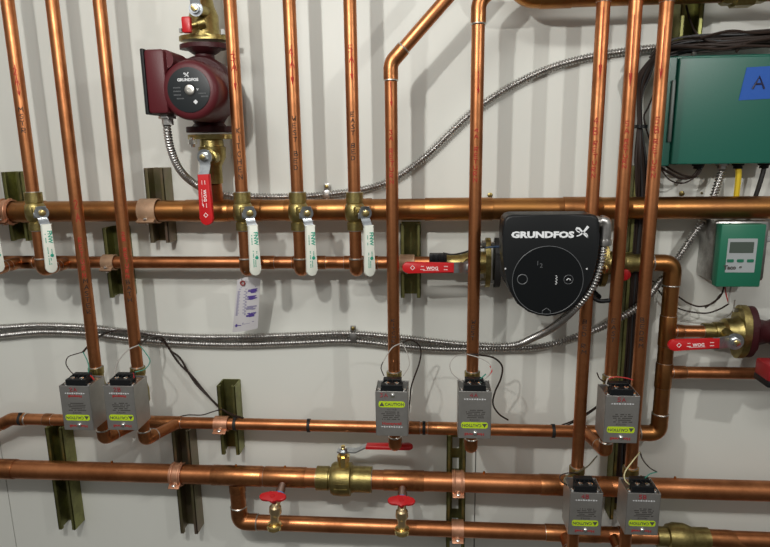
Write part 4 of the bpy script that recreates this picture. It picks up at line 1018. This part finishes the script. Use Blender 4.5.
leads('thin wire loop above the central zone valve with upright label', (402, 343, .16), [
  ([(402, 343, .155), (410, 340, .14), (418, 344, .12), (421, 352, .10), (419, 364, .09), (414, 378, .09), (411, 388, .09), (410, 400, .07), (408, 418, .05)], .0016, WIREB, 'cable'),
  ([(402, 343, .158), (393, 347, .165), (387, 355, .172), (383, 362, .18)], .0011, WIREW, 'core'),
  ([(383, 362, .18), (381, 368, .185), (384, 376, .19)], .0010, WIREB, 'core'),
  ([(402, 343, .155), (408, 355, .17), (409, 366, .18), (403, 376, .19)], .0010, WIREW, 'core')])
leads('brown wire hanging from the zone valve under WEST to the lower pipe', (463, 354, .16), [
  ([(466, 354, .16), (480, 355, .15), (494, 358, .12), (502, 366, .10), (501, 378, .10), (495, 392, .09), (493, 404, .08), (499, 414, .06), (508, 420, .05)], .0018, WIREB, 'cable'),
  ([(466, 354, .16), (456, 356, .17), (450, 364, .178), (452, 373, .184), (460, 380, .19), (466, 384, .19)], .0010, WIREW, 'core'),
  ([(466, 354, .16), (480, 358, .17), (490, 364, .178), (491, 371, .184), (486, 378, .19), (480, 382, .19)], .0010, WIREW, 'core'),
  ([(490, 366, .178), (492, 371, .184), (487, 377, .188)], .0012, WIRER, 'core'), ([(486, 374, .186), (480, 379, .19)], .0012, WIREG, 'core')])
leads('pale loop of wire above the zone valve marked 5A', (606, 380, .16), [
  ([(597, 373, .15), (600, 379, .17), (608, 383, .18), (618, 382, .185)], .0012, WIREB, 'core'),
  ([(608, 378, .185), (606, 384, .19), (612, 387, .19), (616, 389, .19)], .0014, WIREW, 'core'), ([(606, 380, .18), (615, 377, .18), (626, 378, .185), (633, 380, .185)], .0010, WIRER, 'core')])
leads('grey wires at the zone valve marked 4B', (563, 476, .17), [
  ([(597, 456, .08), (588, 466, .13), (580, 471, .16), (570, 474, .175), (564, 480, .185), (568, 487, .19)], .0014, mat('olive_wire', (.12, .11, .06), .5), 'core'),
  ([(578, 473, .17), (568, 473, .18), (560, 476, .185), (562, 482, .19), (570, 486, .19)], .0011, WIREB, 'core')])
leads('yellowish and dark wires peaking above the zone valve marked 5B', (640, 452, .17), [
  ([(640, 452, .155), (632, 462, .17), (625, 472, .18), (625, 480, .188), (632, 486, .19), (638, 488, .19)], .0012, mat('cream_wire', (.6, .55, .3), .5), 'core'),
  ([(640, 452, .155), (643, 460, .165), (650, 468, .175), (657, 472, .18)], .0013, WIREB, 'core'),
  ([(657, 472, .18), (650, 474, .185), (645, 478, .19)], .0010, WIREG, 'core')])
# bundle along the top of the green box and down the strut
BS = [[(790, 36, .05), (740, 40, .05), (700, 43, .05), (672, 48, .05), (655, 58, .045), (645, 75, .040), (640, 95, .036), (640, 125, .034), (641, 160, .034), (642, 200, .030), (636, 280, .030), (629, 370, .030), (624, 430, .030), (620, 500, .030)]]
th = thing('wire_bundle', 'bundle of dark brown wires over the green box and down the strut', 'wire', at(641, 125, .034))
for i in range(24):
    j = lambda s: random.uniform(-s, s)
    pts = []
    ox, oy, od = j(5.5), j(7), j(.010)
    for q, (x, y, d) in enumerate(BS[0]):
        tight = .35 if 6 <= q <= 7 else 1
        dx = ox*tight if q > 4 else ox*.3
        dy = (oy + j(2.5)) if q < 4 else oy*.4
        pts.append((x + dx + j(1.2)*tight, y + dy, max(.006, d + od*tight)))
    wire(pts, random.choice((.0019, .0023, .0026)), WIREB if i % 6 else mat('dark_grey_wire', (.03, .03, .032), .5), th)
wire([(716, 42, .06), (706, 40, .062), (696, 33, .05), (690, 20, .03), (686, 5, .03)], .0020, WIREB, th)
wire([(700, 38, .07), (730, 31, .06), (755, 33, .06), (790, 30, .06)], .0026, WIREB, th)
wire([(736, 52, .07), (745, 44, .07), (760, 40, .07), (790, 36, .07)], .0024, WIREB, th)
wire([(650, 58, .07), (660, 48, .07), (690, 47, .075), (720, 49, .08), (745, 46, .08), (790, 47, .08)], .0026, WIREB, th)
wire([(660, 70, .04), (655, 90, .04), (648, 108, .038), (644, 118, .036), (650, 140, .036), (660, 160, .038)], .0017, WIREB, th)
bm = B(); p = at(641, 126, .036); lathe(bm, p - Vector((0, 0, .004)), (0, 0, 1), [(0, .012), (.006, .012)], 12); emit('wire_tie', bm, BLACK, th)
th = thing('control_wires', 'dark drooping wires below the left corner of the large green box', 'wire', at(670, 172, .05))
for k, pts in enumerate(([(658, 166, .05), (668, 172, .05), (680, 178, .05), (692, 177, .05), (700, 167, .045)], [(658, 160, .05), (672, 170, .05), (686, 176, .055), (697, 175, .05), (703, 166, .045)], [(660, 168, .05), (670, 180, .05), (684, 183, .05), (697, 176, .05)])):
    wire(pts, (.0026, .0018, .0015)[k], WIREB, th)
o = wire([(738, 164, .045), (738.5, 175, .045), (736.5, 195, .040), (734, 215, .030), (732, 235, .02)], .0052, WIREY, None, 'yellow_cable'); tag(o, 'yellow cable dropping from the large green box behind the header', 'cable')
o = wire([(765, 164, .045), (762, 176, .045), (756, 195, .040), (750, 212, .030), (744, 228, .03)], .0042, BLACKR, None, 'black_cable'); tag(o, 'black cable dropping from the large green box towards the controller', 'cable')
o = wire([(772, 238, .05), (766, 240, .05), (760, 241, .04)], .0055, mat('grey_cable', (.45, .46, .46), .5), None, 'grey_cable'); tag(o, 'short pale cable entering behind the small green controller', 'cable')
th = thing('controller_wires', 'thin wires drooping below the small green controller to the riser', 'wire', at(724, 288, .07))
for pts, r, m in (
  ([(724, 286, .08), (722.5, 292, .08), (719, 298, .075), (712, 303, .07), (705, 308, .07)], .0016, WIREB),
  ([(725, 286, .08), (726, 294, .08), (728.5, 303, .075)], .0012, WIRER),
  ([(731, 286, .08), (729, 296, .08), (728.5, 304, .075)], .0014, WIREW),
  ([(728.5, 304, .075), (720, 309, .06), (708, 313, .05), (695, 312.5, .04), (680, 309, .03), (668, 302, .02), (658, 290, .02)], .0016, WIREB),
  ([(721, 294, .078), (713, 303, .07), (700, 306.5, .05), (688, 303, .04), (676, 295, .02), (660, 285, .02), (650, 280, .02)], .0017, WIREB),
  ([(735, 300, .05), (732, 312, .04), (720, 320, .02), (700, 323, .02), (680, 321, .02)], .0013, WIREW)):
    wire(pts, r, m, th)
o = wire([(600, 405, .03), (588, 414, .03), (572, 423, .035), (560, 428, .045)], .0016, WIREB, None, 'thermostat_wire'); tag(o, 'dark wire reaching the lower pipe from the left of the 5A zone valve', 'wire')
o = wire([(604, 401, .03), (590, 411, .03), (575, 420, .035), (562, 425, .045)], .0016, WIREB, None, 'thermostat_wire'); tag(o, 'second dark wire just above the one left of the 5A zone valve', 'wire')
# ============================================================== paper tag
th = thing('paper_tag', 'white paper tag with purple print hanging under the KITCHEN valve', 'tag', at(246, 278, .09))
c = [at(237.5, 280, .092), at(243, 275, .092), at(257, 274.5, .092), at(260.5, 279, .090), at(257, 329, .070), at(231.5, 333, .070)]
bm = B(); n = 14; m_ = 8
def tp(u, v):   # u across 0..1, v down 0..1
    a = c[0].lerp(c[3], u); b = c[5].lerp(c[4], u); p = a.lerp(b, v)
    p = p + Vector((0, -.006*math.sin(u*math.pi) + .006*v*v, 0))
    if v < .001: p = p + Vector((0, 0, .006*math.sin(math.pi*min(1, max(0, u)))))
    return p
for side in (0, 1):
    g_ = [[bm.verts.new(tp(i/m_, j/n) + Vector((0, .0004*side, 0))) for i in range(m_+1)] for j in range(n+1)]
    for j in range(n):
        for i in range(m_): bm.faces.new((g_[j][i], g_[j][i+1], g_[j+1][i+1], g_[j+1][i]))
bmesh.ops.holes_fill(bm, edges=bm.edges, sides=4)
sheet = emit('sheet', bm, PAPER, th)
def patch(bm, u0, u1, v0, v1, mi):
    q = [bm.verts.new(tp(u, v) + Vector((0, -.0006, 0))) for u, v in ((u0, v0), (u1, v0), (u1, v1), (u0, v1))]
    f = bm.faces.new(q); f.material_index = mi
bm = B()
for k in range(24): patch(bm, .08, .52 - .06*(k % 3 == 0), .20 + k*.020, .213 + k*.020, 1)
patch(bm, .20, .85, .125, .137, 1); patch(bm, .12, .50, .16, .172, 1)
for (v0, d_) in ((.17, 0), (.30, 0), (.50, 1), (.64, 0)):
    for k in range(22):
        u = random.uniform(.52, .75); v = v0 + random.uniform(0, .07); patch(bm, u, min(.92, u + random.uniform(.06, .22)), v, v + .018, d_)
patch(bm, .12, .20, .84, .90, 0); patch(bm, .08, .36, .865, .88, 0); patch(bm, .40, .85, .825, .84, 1); patch(bm, .40, .7, .85, .858, 1)
emit('tag_print', bm, [PURP, PURPL], sheet, smooth=False)
bm = B(); p = tp(.28, .05) + Vector((0, -.002, 0)); tube(bm, [p + Vector((.0042*math.cos(2*math.pi*k/16), 0, .0042*math.sin(2*math.pi*k/16))) for k in range(17)], .0016, 8, cap=False); emit('grommet', bm, mat('tag_red', (.25, .03, .03), .5), th)
bm = B(); q = Vector((VX['p4'], -PD-.012, ZM+.0)); tube(bm, spline([p, p + Vector((0, -.004, .008)), q], .003), .0007, 6); emit('tag_string', bm, WIREW, th)
